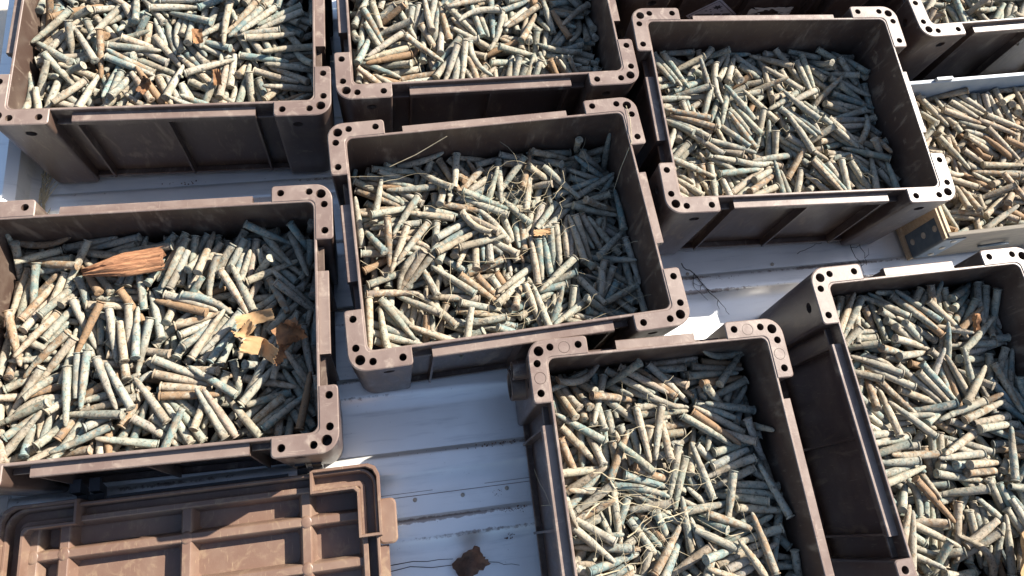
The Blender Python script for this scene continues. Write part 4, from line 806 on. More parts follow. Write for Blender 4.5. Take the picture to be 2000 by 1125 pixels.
-1066,-234,618,14,-5,0,-1201,-383,655,234,-28,0,-1298,-472,594,186,26,0,-787,-955,643,-4,-4,1,549,616,679,193,-21,1,470,669,677,-184,0,0,406,724,671,-177,-9,0,672,-156,701,-9,0,2,974,-77,658,340,13,0,886,9,681,-35,-15,1,
1122,175,710,-75,-5,0,-658,581,722,171,-3,0,-590,577,724,188,-6,0,-1143,748,718,144,-31,0,-916,736,690,-289,9,0,-987,522,678,80,-15,0,-815,506,693,97,-35,0,178,151,639,119,23,0,401,-155,619,-302,5,1,767,-288,603,-150,-44,0,
383,-531,604,197,-8,0,328,-644,612,182,2,0,-122,-876,650,22,-5,0,-206,-310,611,-24,-42,0,-336,-297,632,-21,-35,0,1170,557,698,197,7,0,-243,194,649,231,1,1,-383,143,660,-146,6,0,-1066,-173,636,5,-15,0,-930,258,598,-21,-8,1,
-948,160,648,-114,15,0,-781,231,678,-148,25,1,1092,-747,551,240,-29,0,1195,-728,659,219,-10,0,1092,-300,652,-292,14,0,751,482,731,-105,2,0,869,506,699,-67,-19,0,909,560,691,283,2,0,1299,723,745,-176,0,0,-221,725,678,287,-4,0,
-497,834,678,-57,32,0,-518,647,663,323,-3,0,620,-471,601,-162,-39,4,480,-376,601,-95,34,1,-57,-707,578,-168,-19,0,-269,-749,553,112,6,0,763,102,605,-169,50,0,979,145,602,-237,-12,1,374,139,611,130,51,1,-57,920,710,-13,18,0,
390,579,629,-37,17,0,623,277,699,-237,13,1,883,-598,539,-338,2,5,1180,-529,595,236,36,1,1130,-693,575,248,-31,0,-1066,892,680,-22,3,0,-937,951,716,353,20,1,-814,-145,623,339,-1,0,-985,52,599,82,27,0,-12,-72,698,204,-10,0,
-441,-48,648,170,12,0,-574,-6,632,-145,-5,0,-682,111,641,217,-31,0,-686,-663,663,191,-11,0,-1202,-551,625,-131,27,1,252,450,681,31,22,1,433,637,613,332,-7,0,556,746,636,-327,33,0,-560,183,597,-166,10,1,-497,108,631,-179,-12,0,
1030,-239,608,-269,-4,0,1079,-447,616,-38,-37,1,-1141,-390,589,-357,52,1,-851,-738,602,-317,-6,0,-890,-825,620,50,8,0,-751,-887,584,-356,-42,0,4,-653,574,197,13,0,204,-634,625,-193,-23,0,438,-568,525,-226,-8,0,1298,81,641,-175,33,0,
1089,-81,596,92,-2,0,654,-16,606,-189,46,0,-177,-731,537,140,19,0,-406,-750,619,111,7,0,-278,-424,547,82,32,0,1016,694,681,-121,-2,0,728,957,682,356,-48,0,1069,353,656,328,-18,0,-934,810,625,275,2,0,-987,773,624,268,-2,0,
-200,909,640,326,19,0,-446,523,665,335,2,0,-478,466,649,-20,-1,0,553,-57,556,144,-26,0,328,-41,603,98,-2,0,67,-71,614,199,7,0,21,68,665,-200,27,1,-722,301,639,341,32,0,-1299,-3,610,-184,46,0,-1289,-43,526,-179,38,1,
-1233,-17,616,185,-58,0,-1190,91,631,-161,25,0,-587,411,617,13,7,0,-349,696,629,-44,29,0,511,-889,649,-323,-1,0,195,-590,550,-88,4,1,264,-692,625,172,6,0,-1057,662,627,-97,19,0,-1009,704,624,261,-8,0,1040,-249,545,-20,-33,0,
1068,-323,582,355,33,0,1219,-465,590,-127,-45,0,851,-922,647,351,-5,0,911,802,612,-288,-8,0,1087,766,630,-278,18,1,1110,615,625,-275,11,0,-317,-132,627,-90,-38,0,-296,9,613,-67,-44,0,-468,223,551,312,12,0,-426,329,554,-6,-34,0,
-817,-834,568,54,-4,0,-1052,-758,588,41,-17,0,258,397,640,-336,-16,0,171,957,670,4,-19,0,464,374,649,-348,-6,0,200,306,666,0,20,0,275,110,596,-239,-11,0,195,-83,566,82,-16,0,1043,-35,589,-268,-1,0,987,31,586,112,-13,0,
-49,-954,570,-356,29,0,-361,-797,653,-249,2,1,-319,-553,610,-261,-67,2,-390,-372,572,36,43,0,208,433,596,-85,41,0,49,219,615,-134,14,0,196,746,590,-244,-11,0,397,756,597,-313,12,0,-1066,954,571,8,8,4,-1298,882,528,190,133,0,
-1072,791,571,359,-22,0,-771,533,631,128,-59,0,-101,89,657,-157,-28,0,-41,-137,604,285,28,2,-233,18,577,273,40,0,-936,11,574,-280,-14,1,-1125,67,607,-174,34,0,-396,391,573,358,19,0,-399,555,612,-36,4,0,-304,882,697,-30,10,0,
-549,-731,587,-160,19,0,-486,-730,561,204,-35,0,-402,-796,525,-157,40,1,-215,-563,525,122,-20,1,1267,-168,566,189,-1,0,849,231,646,142,-30,2,862,90,612,149,-26,1,1163,-418,489,246,43,0,1130,-564,564,245,17,0,1060,400,610,9,-25,1,
743,867,643,-22,50,0,1227,563,652,166,-58,0,121,-817,540,-83,-24,0,193,-767,572,-114,6,0,341,-372,562,-231,2,1,-727,-502,602,-257,7,0,-959,-514,580,-180,13,0,-1170,-786,665,109,-6,2,-993,-91,540,-356,27,0,-1052,33,514,-54,-4,0,
-1059,202,582,-4,-12,0,-985,713,556,10,-3,1,-1179,886,612,-15,26,2,-260,262,554,-110,-36,0,-153,-96,547,326,-39,0,-227,-158,580,-25,-29,0,821,-306,563,4,-86,1,802,-634,598,81,-18,0,1036,-709,503,70,-3,4,127,-706,514,246,-6,4,
207,-704,526,257,1,4,750,325,627,356,-4,0,865,266,560,66,5,0,-1017,-672,552,183,-51,4,-1137,-891,575,-315,-12,1,-1032,-227,556,46,-11,0,-171,723,615,250,-18,0,-350,631,598,310,-15,0,425,-43,583,90,-18,0,198,30,530,142,-33,0,
-652,-579,540,113,-21,0,-564,-665,528,-241,17,0,641,704,553,-217,18,1,545,740,548,-236,-3,0,1088,509,607,-298,-19,0,1097,690,618,84,1,0,970,765,610,-295,-14,0,-673,-737,515,122,-8,0,-561,-409,522,-313,-18,0,-413,-634,507,53,-38,1,
791,114,529,88,-9,4,1207,-223,525,-162,-3,4,970,300,493,-129,5,5,675,260,545,-239,19,0,-890,-625,564,-206,16,1,-1068,-727,473,96,18,4,-1091,-376,522,-248,-29,4,-682,724,618,-189,20,0,-1107,516,614,79,48,0,-781,708,509,-227,-23,4,
951,595,552,270,-14,0,1015,633,543,-81,2,0,1160,589,643,-281,-13,2,209,380,528,97,61,1,92,116,545,83,6,0,394,0,547,-272,13,0,896,-747,554,73,16,0,891,-459,562,-34,31,0,-334,742,538,140,-5,0,-143,871,586,-335,-4,0,
-418,496,600,-29,-1,0,-344,-217,601,343,4,1,-385,-196,536,-16,-9,0,-80,217,517,214,-22,4,-47,238,596,-150,-6,0,-702,38,572,187,-13,0,-845,265,541,112,-20,4,-1081,409,533,110,-14,5,-67,-532,458,252,-5,4,48,-353,540,-88,-4,0,
499,-788,594,-261,-7,0,724,621,554,-201,-7,0,397,656,548,88,23,0,-1299,394,639,-184,6,0,-699,955,591,8,23,0,-495,919,546,-349,-29,4,-62,695,550,129,-41,4,-110,768,519,-264,-9,4,-273,730,528,148,-8,4,535,-50,490,111,-14,4,
466,-48,528,106,-16,0,420,-12,489,-259,-1,1,61,327,586,160,-64,0,-457,-460,493,-343,-12,4,-407,-534,479,-342,-8,4,-589,-803,455,-317,8,4,1195,-656,454,158,-9,4,819,-546,628,-307,-86,2,1202,786,515,-107,-71,4,829,594,577,204,51,1,
920,532,480,43,-7,4,1081,-108,475,152,-1,4,1029,-12,527,-250,-1,1,1002,116,542,90,-16,5,-1039,349,542,130,-51,0,-1036,107,468,-248,32,4,-947,-71,470,-270,-17,4,348,-585,516,149,-34,4,175,-379,488,-31,-14,4,233,-295,526,341,-31,0,
73,647,564,156,4,0,143,710,540,164,-2,0,202,676,526,-191,-13,0,-415,49,472,-157,-4,4,-329,-105,488,207,-16,0,-194,5,518,-215,18,1,-984,-448,510,-327,2,5,-993,-585,508,74,-12,4,-325,-393,411,243,-16,4,-422,-370,428,-131,6,4,
-1210,-784,451,248,-72,0,-869,-338,553,-319,29,0,-748,-442,520,99,-31,1,-868,448,510,103,-34,4,-948,429,536,-215,1,0,-225,510,503,199,14,4,-551,811,539,-27,24,0,-446,857,560,12,53,1,772,-418,516,115,39,1,822,-454,490,93,-6,4,
-1107,829,508,-317,40,5,-1121,518,536,-190,-39,4,-1260,506,586,-201,11,4,-972,737,489,334,-29,4,492,-16,452,-268,-1,4,357,37,475,82,-32,0,344,92,521,56,-46,0,134,145,600,216,-40,2,427,-421,448,290,-2,4,183,-451,484,-17,-6,5,
310,643,522,-247,4,0,106,601,471,132,6,5,44,629,502,128,0,0,941,755,491,-109,25,0,1241,609,499,-209,-1,1,-158,-68,479,-205,-21,4,-289,69,486,-175,-16,4,1088,358,522,271,47,0,1126,264,504,-76,-43,4,435,-957,549,-356,27,0,
241,-521,474,-8,0,4,156,-298,469,-51,-11,4,485,-686,490,245,39,4,-760,-94,521,166,-11,0,-865,-136,494,-261,-27,4,-1196,78,441,-147,-12,4,-190,816,466,360,-20,4,-468,724,526,-3,54,5,-615,643,535,257,-5,4,-686,631,540,246,-32,4,
-1282,772,560,-208,-107,4,-1220,399,594,-209,-17,0,-692,433,543,-148,-29,1,379,-11,431,115,-5,4,324,154,508,33,-15,4,218,297,491,-45,-1,4,131,261,476,320,-16,4,1297,-629,504,-176,-27,1,855,-705,525,-294,-36,5,667,-727,505,256,-12,4,
374,294,472,-49,-16,4,1297,61,529,172,-19,0,1221,62,549,-207,-35,2,-1088,-544,507,-328,-35,4,-788,-665,547,100,-43,4,-941,-305,506,-283,48,5,-678,185,540,-129,-24,4,-622,123,476,-227,-17,4,-221,59,464,189,-25,4,-324,-22,434,205,-20,5,
-612,-314,452,-186,-10,4,-493,-615,436,344,-29,4,-636,-961,598,-24,-11,2,31,737,514,-237,-7,0,68,657,441,-226,-2,4,434,614,516,-257,-40,0,554,641,519,-236,-21,4,781,545,555,-302,-104,0,1160,666,471,-141,23,4,895,869,450,-40,-55,4,
1287,459,612,170,-51,1,369,491,509,-206,-52,4,288,750,543,137,-75,0,336,749,465,156,-43,4,971,-271,451,-207,6,5,745,-956,551,-5,-29,0,411,-683,477,237,36,4,118,-795,458,128,26,5,-736,-439,449,-175,-10,4,-676,-272,472,-177,-10,5,
-241,-849,484,340,23,4,-4,-797,512,-71,-31,4,1247,944,590,-343,-161,1,653,401,479,228,3,4,587,358,482,-120,-3,4,643,524,537,143,20,0,
],
 'G': [402,505,674,323,10,0,-793,695,512,273,6,0,-958,590,484,251,3,1,-1273,-677,404,173,-8,0,-488,-730,445,-197,3,0,-595,-643,497,-168,-2,1,-521,-724,508,199,-4,0,33,-583,588,237,-3,0,-213,-480,556,-133,-7,1,-318,-690,537,259,4,0,
-804,223,497,-111,-10,0,-784,89,495,247,2,0,466,-849,642,348,12,0,516,-712,653,-352,12,0,-343,222,561,-307,12,0,-335,83,558,54,-19,0,1069,222,759,-21,-19,0,188,-15,628,-164,-3,0,549,103,681,-144,-5,1,646,25,691,-162,-3,0,
-71,724,614,233,0,0,-146,738,604,-127,-8,0,-223,748,594,235,1,0,-256,-92,564,-344,13,0,-243,-25,566,16,-20,1,1055,867,776,-323,13,0,1006,567,760,3,-20,0,908,122,686,-275,-8,0,1077,184,692,86,-8,0,1005,-25,703,111,2,0,
-109,410,600,24,-20,0,-118,655,523,-23,3,0,294,-451,630,22,-20,0,561,-810,587,-294,7,1,-37,-586,578,220,-6,0,-305,-609,541,-104,-11,0,-403,-701,525,247,2,0,-936,477,418,48,5,1,-1011,585,422,59,6,0,341,459,662,-43,-18,0,
433,956,692,356,12,0,398,370,667,-35,-18,0,-912,-12,454,161,-2,0,-618,6,516,-140,-6,0,-531,-530,469,-186,19,0,-719,-746,479,257,3,0,-1053,-682,433,101,-21,0,237,101,639,-171,-2,0,483,-21,627,-286,-15,1,528,-69,633,-298,-15,0,
922,-361,721,98,-17,0,-1297,-309,412,-184,0,0,-629,145,441,-102,-15,0,-699,42,412,99,26,0,-444,284,511,213,-28,0,80,764,570,-100,18,0,-54,561,530,356,3,0,-133,469,564,351,-8,0,868,913,721,-344,8,0,1091,434,768,45,-20,0,
348,-957,588,-4,-43,0,546,-717,560,190,-60,0,396,-345,604,-38,-7,0,275,714,614,-121,13,0,431,708,618,-137,-1,0,690,709,666,-184,-33,0,761,619,645,158,-8,0,892,-302,718,89,-17,0,1007,-229,675,23,-53,0,1158,82,698,156,21,0,
-53,-732,540,221,-24,0,-406,-730,459,-199,-1,0,32,-297,598,-25,-19,0,-759,394,465,-2,-47,0,-1124,954,472,4,-20,1,-867,588,419,54,-31,0,385,-207,621,-57,-33,0,575,-218,646,321,23,0,-834,-413,471,-316,12,0,-855,-479,438,-324,10,0,
-897,-557,421,-338,26,0,-315,161,563,47,-20,0,-132,-187,578,345,11,0,-382,306,511,-143,16,0,1137,-303,714,8,-42,1,885,-956,696,-4,-24,0,1154,-442,703,279,-22,1,644,-880,462,-255,119,0,381,-758,558,-93,32,1,354,-334,536,-243,12,0,
351,-263,620,-50,-34,0,360,687,611,233,-2,0,564,717,623,225,4,0,-1058,144,399,-296,-24,0,-986,112,389,-304,-17,0,-1019,-57,401,-277,-11,0,-593,-201,478,-284,-13,0,-1297,-568,291,184,-15,0,-1187,-582,419,-205,3,0,-992,-468,396,-293,12,0,
-631,-955,416,-356,-28,0,139,81,564,145,14,0,662,-190,588,240,13,0,730,-116,537,188,-3,0,920,-550,657,-175,-10,0,987,-618,656,-181,0,0,1130,-602,650,-159,-37,0,1053,-639,663,182,4,0,-1291,412,432,188,-6,1,-1255,641,406,185,-32,0,
-511,708,550,163,-14,0,-180,611,539,-3,45,2,-124,856,528,32,-3,0,-319,545,483,229,9,0,-74,170,558,294,30,1,-147,142,543,287,26,0,-226,-117,508,32,0,0,1007,801,731,-331,10,0,1076,763,700,20,-19,0,1127,774,782,-340,13,1,
1036,461,710,42,-27,1,-133,-956,555,-356,12,0,-294,-542,472,184,-3,0,-387,-337,547,-58,-13,2,752,174,713,-207,3,0,1115,-216,661,-285,52,0,-30,491,477,298,2,0,-412,725,567,-173,-1,0,-800,816,515,311,9,0,-958,770,439,-41,-3,0,
-955,819,393,-46,-9,1,1120,-291,627,-297,69,0,1129,-130,657,69,-47,0,916,93,617,-30,14,0,1051,319,725,11,-43,0,1106,392,679,70,-45,1,1105,646,702,60,-17,0,72,-369,592,-20,-27,0,-108,-614,489,-253,27,0,-183,-793,472,79,-16,0,
-247,-843,393,310,19,0,1292,-303,659,168,-32,0,875,-671,620,-44,21,0,889,-797,609,285,-7,0,212,594,601,-68,1,0,512,673,618,218,4,1,623,745,625,-135,8,1,-1278,-592,350,-200,12,0,-388,-671,392,36,-18,0,-1110,-660,338,-113,-28,1,
488,97,593,122,-19,1,620,-331,618,-148,-41,0,512,-297,515,-48,-44,0,262,-885,545,-12,20,1,204,-555,562,-191,-27,0,-62,280,518,-293,49,0,-40,219,507,-301,42,4,-143,-157,514,45,-12,0,-595,-123,438,86,7,0,-808,-200,443,104,6,1,
-668,-226,381,20,-5,0,-1119,179,401,-289,-19,0,859,-865,595,-61,-48,0,1131,-768,629,263,29,0,1299,-294,588,-176,22,0,1189,-192,615,104,-60,0,971,-133,643,45,-14,0,-105,-462,454,-103,9,0,56,-610,475,228,9,0,31,-329,493,92,19,0,
137,-512,516,-164,14,0,355,-693,511,102,-27,0,872,846,711,17,0,1,1067,629,769,359,8,0,1128,304,605,-274,92,0,563,697,555,351,-1,0,535,557,552,332,5,0,557,483,547,-23,-15,0,-422,646,506,-154,0,0,-264,576,474,241,7,0,
-1069,-343,345,-34,-4,0,-776,-756,418,105,7,0,-205,268,457,-301,16,4,24,151,516,87,-19,0,17,-231,502,99,-21,1,-1117,256,366,-295,-37,0,-1015,31,368,70,23,0,-981,-171,389,-296,-14,0,-623,788,471,103,-52,0,-1294,725,365,-189,1,0,
-529,494,444,-196,1,0,-592,481,460,167,6,0,774,87,554,-164,26,0,665,-11,536,177,-13,0,369,98,607,145,-43,0,680,385,557,-349,-10,0,676,595,535,28,-54,0,545,826,574,-69,-6,2,180,758,660,-69,-12,2,53,-491,377,325,-17,4,
25,-295,429,-174,-1,4,-671,-733,413,-240,-8,0,-848,-715,424,-268,-15,0,413,405,530,-350,-15,0,475,292,572,30,-22,0,353,-224,556,-240,-1,2,-652,520,446,161,-17,1,-902,839,448,-74,-21,1,-1177,489,360,194,-10,1,-175,821,462,-88,-20,1,
-87,759,562,267,1,2,26,509,418,356,3,4,-444,371,463,312,-40,4,-1139,125,368,-291,-24,2,-1071,103,347,-301,-31,0,-903,-42,384,-285,-16,0,1054,159,619,-31,-14,0,945,-49,636,0,8,0,949,-95,594,12,8,0,140,192,502,130,9,0,
230,-91,443,315,-12,4,-66,-47,451,127,-1,0,307,-580,541,-270,3,0,414,-554,506,-280,12,0,839,957,658,356,0,0,1299,368,725,-176,-26,0,794,-460,597,-340,-20,0,871,-513,593,-347,-21,1,1202,-612,610,-164,-5,0,503,-671,521,87,-34,0,
503,-589,514,-271,29,0,219,-555,455,215,-23,4,352,-474,488,-278,-20,0,1082,-673,546,-110,-29,0,1076,-843,598,-68,-24,0,1193,-358,768,341,15,2,647,844,562,310,-7,0,373,648,554,-353,-17,2,1153,143,570,-252,44,0,1116,863,677,60,-40,0,
1086,888,611,25,-35,0,-354,-501,377,-144,20,4,-185,-595,379,-140,20,0,-1028,659,364,321,-13,0,-681,863,445,-35,19,0,-967,720,399,-13,21,0,-592,892,465,-36,29,1,849,-89,536,-185,9,0,911,-95,532,-192,6,0,1066,9,632,356,14,0,
-1105,-760,319,258,3,0,-1035,-654,345,-121,-31,0,-996,-595,340,-128,-27,0,86,180,455,183,-35,5,-168,87,479,-316,-44,4,-252,762,457,-101,-9,0,-24,610,449,-322,21,0,-1072,-274,351,-42,-7,0,-1068,-171,331,-32,1,0,491,343,525,7,7,0,
551,250,562,-325,-21,0,513,120,516,337,-42,0,184,718,427,235,-39,4,97,732,427,-143,27,4,-317,669,406,155,11,0,-391,728,411,-231,-33,0,-271,-172,413,31,15,0,-106,-70,390,7,31,4,983,-18,502,-235,26,4,1138,161,508,-260,35,4,
1165,52,550,-267,21,1,1240,-151,574,176,-13,0,1078,431,622,-346,11,1,999,481,642,-340,21,0,1041,688,681,35,10,1,994,698,623,83,-13,0,979,-706,511,216,-11,4,1188,-699,533,-196,2,0,1064,-581,591,-251,-49,2,410,-144,496,52,5,0,
380,93,530,-34,17,1,489,195,526,-355,-15,0,799,694,481,112,1,4,630,706,489,-281,-8,4,-716,956,429,356,-2,0,-954,774,323,90,-20,0,-928,88,285,-355,-8,0,-958,-12,305,-22,4,0,-1088,-87,316,300,-28,0,-1025,-238,297,327,-1,0,
11,-738,463,237,21,1,-117,-621,409,212,16,0,-251,-625,349,200,-12,4,678,-506,506,309,37,0,480,-629,435,-163,-17,1,321,-563,426,207,-22,4,-827,-640,349,234,-4,0,-725,-693,345,243,6,0,-897,-654,348,-135,-13,0,-1146,773,315,-269,-4,0,
-822,712,316,74,-34,0,-674,499,375,84,-9,0,845,-784,541,-96,-3,0,238,247,453,-216,17,4,-378,-8,373,232,-25,4,-331,404,515,-94,74,2,398,-590,419,-147,-4,5,522,-848,413,-328,-31,5,734,-573,464,112,-4,4,277,151,473,-218,-17,4,
334,122,463,-225,-25,1,488,65,450,-175,5,0,984,488,553,5,-38,0,1013,560,617,1,-67,0,1061,617,616,-17,-68,0,1218,584,539,-137,-19,4,1022,338,484,-195,-47,4,1202,253,452,231,-100,4,199,913,426,-342,65,0,3,799,441,218,-35,1,
-472,471,402,123,-17,0,-705,-402,366,-27,-35,0,-1110,15,241,102,4,0,-1088,216,319,61,28,0,495,806,523,-321,-25,0,230,725,554,-153,4,0,156,-724,418,163,0,4,90,-725,415,154,-10,0,-43,-721,370,-199,6,5,-399,-563,344,-145,9,4,
-785,-455,340,-18,-55,1,-533,-363,308,131,13,0,-914,-884,365,332,-36,0,1203,618,645,88,-97,0,1134,657,587,43,-74,0,1137,762,600,51,-72,0,-828,789,343,-282,23,1,-1221,890,388,170,-31,2,-118,779,343,-272,19,4,-1143,-821,325,256,59,1,
-493,-488,364,-139,18,0,-460,-570,288,60,12,4,-743,-105,330,32,-82,0,-905,-107,285,-48,-56,0,-786,12,302,340,33,0,328,-339,483,-96,47,2,658,-526,433,-266,17,4,570,-690,434,120,-63,1,-476,673,360,-133,-1,0,-296,606,354,-161,-30,4,
-97,724,404,-179,20,0,-493,268,398,139,-8,0,-175,73,568,-81,-58,2,-249,123,379,-85,-14,4,322,-312,422,25,6,4,329,-60,426,323,-27,4,674,153,426,-355,18,4,-106,-430,346,-230,17,5,-302,-664,279,18,-7,4,859,237,521,-271,11,0,
1022,480,502,310,38,4,1147,42,482,-251,13,4,1142,-63,526,89,-20,0,1137,-636,504,-184,-2,4,1238,-753,560,-203,4,1,1073,-710,484,-171,-29,0,264,755,493,-107,-7,0,534,390,450,-66,-15,4,-428,733,357,224,-9,0,-179,666,380,164,-19,4,
-10,770,363,107,-32,4,263,664,452,164,38,0,349,746,492,-132,47,4,436,726,473,-179,-2,0,1172,-799,463,-100,-42,4,1103,-197,523,-280,-6,4,651,-438,431,-258,18,4,-1093,-954,304,-356,-51,0,-229,-282,329,120,-11,5,-569,-393,452,-198,6,2,
-735,533,362,-276,7,0,-1083,736,319,84,-9,0,1299,-731,511,176,44,0,912,-595,469,-262,-81,1,831,-703,463,156,18,4,814,-566,482,-239,13,1,485,262,386,88,-7,5,678,15,426,319,16,4,593,-41,419,-10,-46,5,65,-590,410,151,-36,4,
92,-887,339,29,-28,4,-344,-275,315,-163,-57,4,-68,-232,470,109,-79,4,-1125,453,308,-94,-55,0,-655,-112,310,-39,-68,0,1074,801,550,39,-62,4,1208,744,567,219,20,0,-332,-242,369,-63,-26,0,-315,81,424,-85,-52,4,
],
 'H': [1008,-268,623,-2,-7,0,997,131,623,-20,-7,0,-109,-726,588,165,-4,1,-1062,-608,561,25,-7,0,-943,-691,565,-336,0,0,-1098,481,558,-116,-9,0,-1073,605,561,-108,-6,0,-1048,680,562,-116,-5,0,379,-263,604,23,-7,0,369,-41,604,65,-7,0,
306,65,602,50,-7,0,263,217,601,-279,-1,0,912,502,620,-113,-6,0,974,569,622,266,-1,0,-1005,210,563,43,-7,0,-811,150,569,-321,0,0,-1133,-125,557,254,-2,1,826,-610,618,-135,-5,0,1202,-590,629,221,-2,0,-245,354,586,343,0,0,
-321,515,583,32,-7,0,-367,215,581,34,-9,0,-347,66,583,7,-7,0,-260,135,585,-346,0,0,598,-640,611,181,-4,0,535,-656,609,174,-4,0,220,-690,609,-154,-1,2,552,654,609,301,-1,0,388,484,603,303,-4,0,-705,454,572,-277,-1,0,
-570,572,483,192,-51,1,-792,460,569,-261,-1,0,-1297,724,553,-188,-6,0,22,17,594,173,-4,0,-85,104,528,-275,-34,1,751,-702,613,-152,-5,1,822,-732,586,-144,-24,1,1047,-562,624,-186,-3,0,1200,-585,562,-221,-18,0,-826,-725,503,173,8,0,
-885,-668,499,-188,8,0,300,149,600,-299,-1,1,305,-6,601,58,-10,0,457,-57,607,-297,-1,0,363,-201,604,-342,0,0,-940,168,563,-312,-1,1,-874,64,567,-337,0,0,42,381,581,-59,-18,0,472,665,543,210,-24,0,579,728,562,-144,16,0,
889,-185,620,-23,-7,0,1066,55,625,345,0,0,655,-572,561,231,-9,0,355,-693,603,-209,-4,0,48,-586,519,-207,3,0,-11,-724,577,202,4,0,-482,-507,579,-341,0,0,1124,680,600,199,-22,0,1286,646,632,182,-4,0,851,561,547,121,-9,0,
825,628,516,173,-60,0,1296,-428,630,177,-4,1,901,-957,570,-356,22,0,-308,302,561,350,-18,0,-184,96,525,85,9,0,486,30,536,219,-4,0,267,21,526,256,-20,0,-199,-688,587,133,-5,0,828,-8,550,-183,-7,0,837,39,627,345,3,2,
-596,133,488,-158,-13,1,-811,168,492,-78,1,0,-913,-166,566,307,-1,0,1068,957,625,356,0,0,758,818,528,358,40,0,-487,561,507,149,-14,1,-298,883,584,-332,0,0,654,-731,566,222,18,0,287,-637,572,-187,-24,0,232,-502,600,65,-7,0,
177,-440,598,-309,-1,0,-842,627,528,299,-27,0,665,654,553,-151,22,0,359,663,543,199,-7,0,286,670,550,178,-4,0,-1069,-592,471,-99,-29,0,-1130,-617,491,-102,-14,0,-1019,-539,483,-62,29,0,-423,-363,580,17,-7,0,-364,-190,582,0,-7,0,
-292,-129,584,-359,0,0,-1048,-339,562,0,-7,0,-817,-47,568,339,0,0,-910,111,499,-43,-8,0,804,282,615,317,0,1,927,-39,556,149,-8,0,1208,-121,550,224,-7,1,659,-707,498,-166,-5,0,468,-686,605,167,-4,1,416,-672,567,-211,-12,0,
-449,429,486,160,-36,0,-580,957,576,356,0,0,-260,464,576,-266,-40,2,548,632,541,217,-20,0,413,685,512,195,-20,0,219,621,559,171,-3,0,-822,486,507,323,-8,0,-815,416,504,-37,1,0,-1072,919,509,16,-39,0,1149,859,505,-25,59,1,
703,786,576,-159,17,1,1219,438,610,170,5,0,166,242,536,-280,25,0,96,92,509,97,0,0,-402,-593,567,-328,-12,0,-275,-847,510,-313,2,0,-1000,-434,458,-38,6,0,-870,-537,437,329,-3,1,512,275,560,-49,-37,0,351,276,492,323,11,0,
-1090,-329,482,-70,-42,0,-784,-402,384,-327,35,1,-841,-477,395,-341,11,0,495,728,502,-150,24,0,612,742,502,244,-17,0,396,-954,583,-4,-11,0,458,-860,526,-54,-7,1,368,-465,534,-195,-10,0,292,-507,470,10,-12,0,1004,235,504,-4,-34,0,
1067,153,513,-332,9,0,1108,-64,486,278,-18,0,1114,-155,478,270,-18,0,-355,-285,582,-6,-7,0,-246,-242,595,355,3,2,-194,-60,545,52,-31,1,906,-674,543,123,-17,0,1111,-796,547,280,34,0,1007,-781,502,-85,-35,0,-1297,-36,554,188,-3,0,
-1013,239,501,-65,21,0,-191,-189,524,20,-4,0,-568,-448,518,-284,-15,0,-533,-728,508,144,-13,0,-481,-466,519,-287,-1,0,-101,-957,542,-356,-30,0,-198,447,492,269,-27,0,-392,401,438,-348,68,0,1061,293,517,-12,-29,0,1068,352,551,-329,-8,0,
1160,715,533,-234,12,1,729,957,536,4,-26,0,-899,375,499,-29,-8,0,-1136,420,557,-105,-6,1,-708,851,506,297,-14,0,1028,-333,550,4,26,0,1042,-412,516,0,20,0,1042,-476,510,-358,-29,0,562,-548,483,-182,-42,0,389,-907,532,-35,25,0,
-51,-262,490,-229,-18,0,-171,-134,475,123,-32,0,-381,63,492,65,-27,0,-451,-50,513,74,-13,0,745,69,511,83,42,0,913,83,454,-231,-33,0,1152,154,452,95,-9,0,-271,696,518,-94,-11,0,-367,707,481,-85,-8,0,-743,185,454,280,-18,0,
-1005,12,516,347,-5,0,-1063,-69,500,1,-9,0,-941,-222,488,-349,-1,0,1067,957,533,356,6,0,955,367,521,-332,-26,0,1069,330,465,353,34,0,-1067,-953,561,-2,-7,0,-726,-340,520,-354,-1,1,-831,-410,438,12,-41,0,-725,-275,493,-356,-14,0,
602,310,545,315,11,1,396,27,528,223,9,1,137,407,490,31,13,1,258,757,499,-287,-18,0,-397,-565,471,-100,-20,0,-418,-756,454,261,-8,0,-567,951,513,359,-8,0,-1018,518,441,175,-52,0,-1062,745,485,-242,-4,0,-1219,372,471,188,0,1,
-312,-569,486,-107,-29,0,-459,-620,471,277,5,0,129,376,415,-189,27,0,704,880,521,-352,42,0,13,580,496,176,-40,0,-712,-745,456,222,50,0,-1229,-643,458,175,55,1,895,639,492,174,-18,0,957,609,496,-187,13,0,1036,597,552,128,1,1,
127,16,467,-137,-40,0,229,-70,511,214,16,1,514,-70,464,-219,-13,0,-367,161,539,36,-18,1,-388,279,493,-357,-18,0,1010,-351,490,-15,19,0,1054,-436,466,-350,-24,2,1023,-828,448,303,3,0,-813,480,439,181,-13,1,-937,705,492,29,-49,0,
-1000,727,403,-252,58,0,113,-678,534,167,12,1,196,-724,516,194,-16,0,-865,254,410,326,-17,4,-958,88,445,-355,-31,4,-1066,-138,491,18,-12,0,-929,-160,469,-337,13,0,-439,840,408,-308,17,0,-225,966,571,359,-48,2,-163,642,480,-202,23,0,
-107,595,476,163,-44,0,1164,240,421,105,-28,4,1299,64,523,176,47,0,624,163,508,-218,-28,0,643,-188,543,185,28,0,-420,340,522,9,19,0,-280,215,489,348,-31,0,-284,154,467,328,-13,0,-220,-388,550,-310,16,0,1073,730,456,315,3,0,
1106,820,466,-304,-83,0,1069,623,451,326,8,0,1142,-293,466,-76,50,0,1035,-595,492,-111,-30,1,679,59,458,-173,-40,0,998,109,448,-238,-27,0,-816,755,459,-252,-16,0,-1298,346,511,184,-8,0,-861,502,382,-246,3,0,508,-255,454,-274,-8,0,
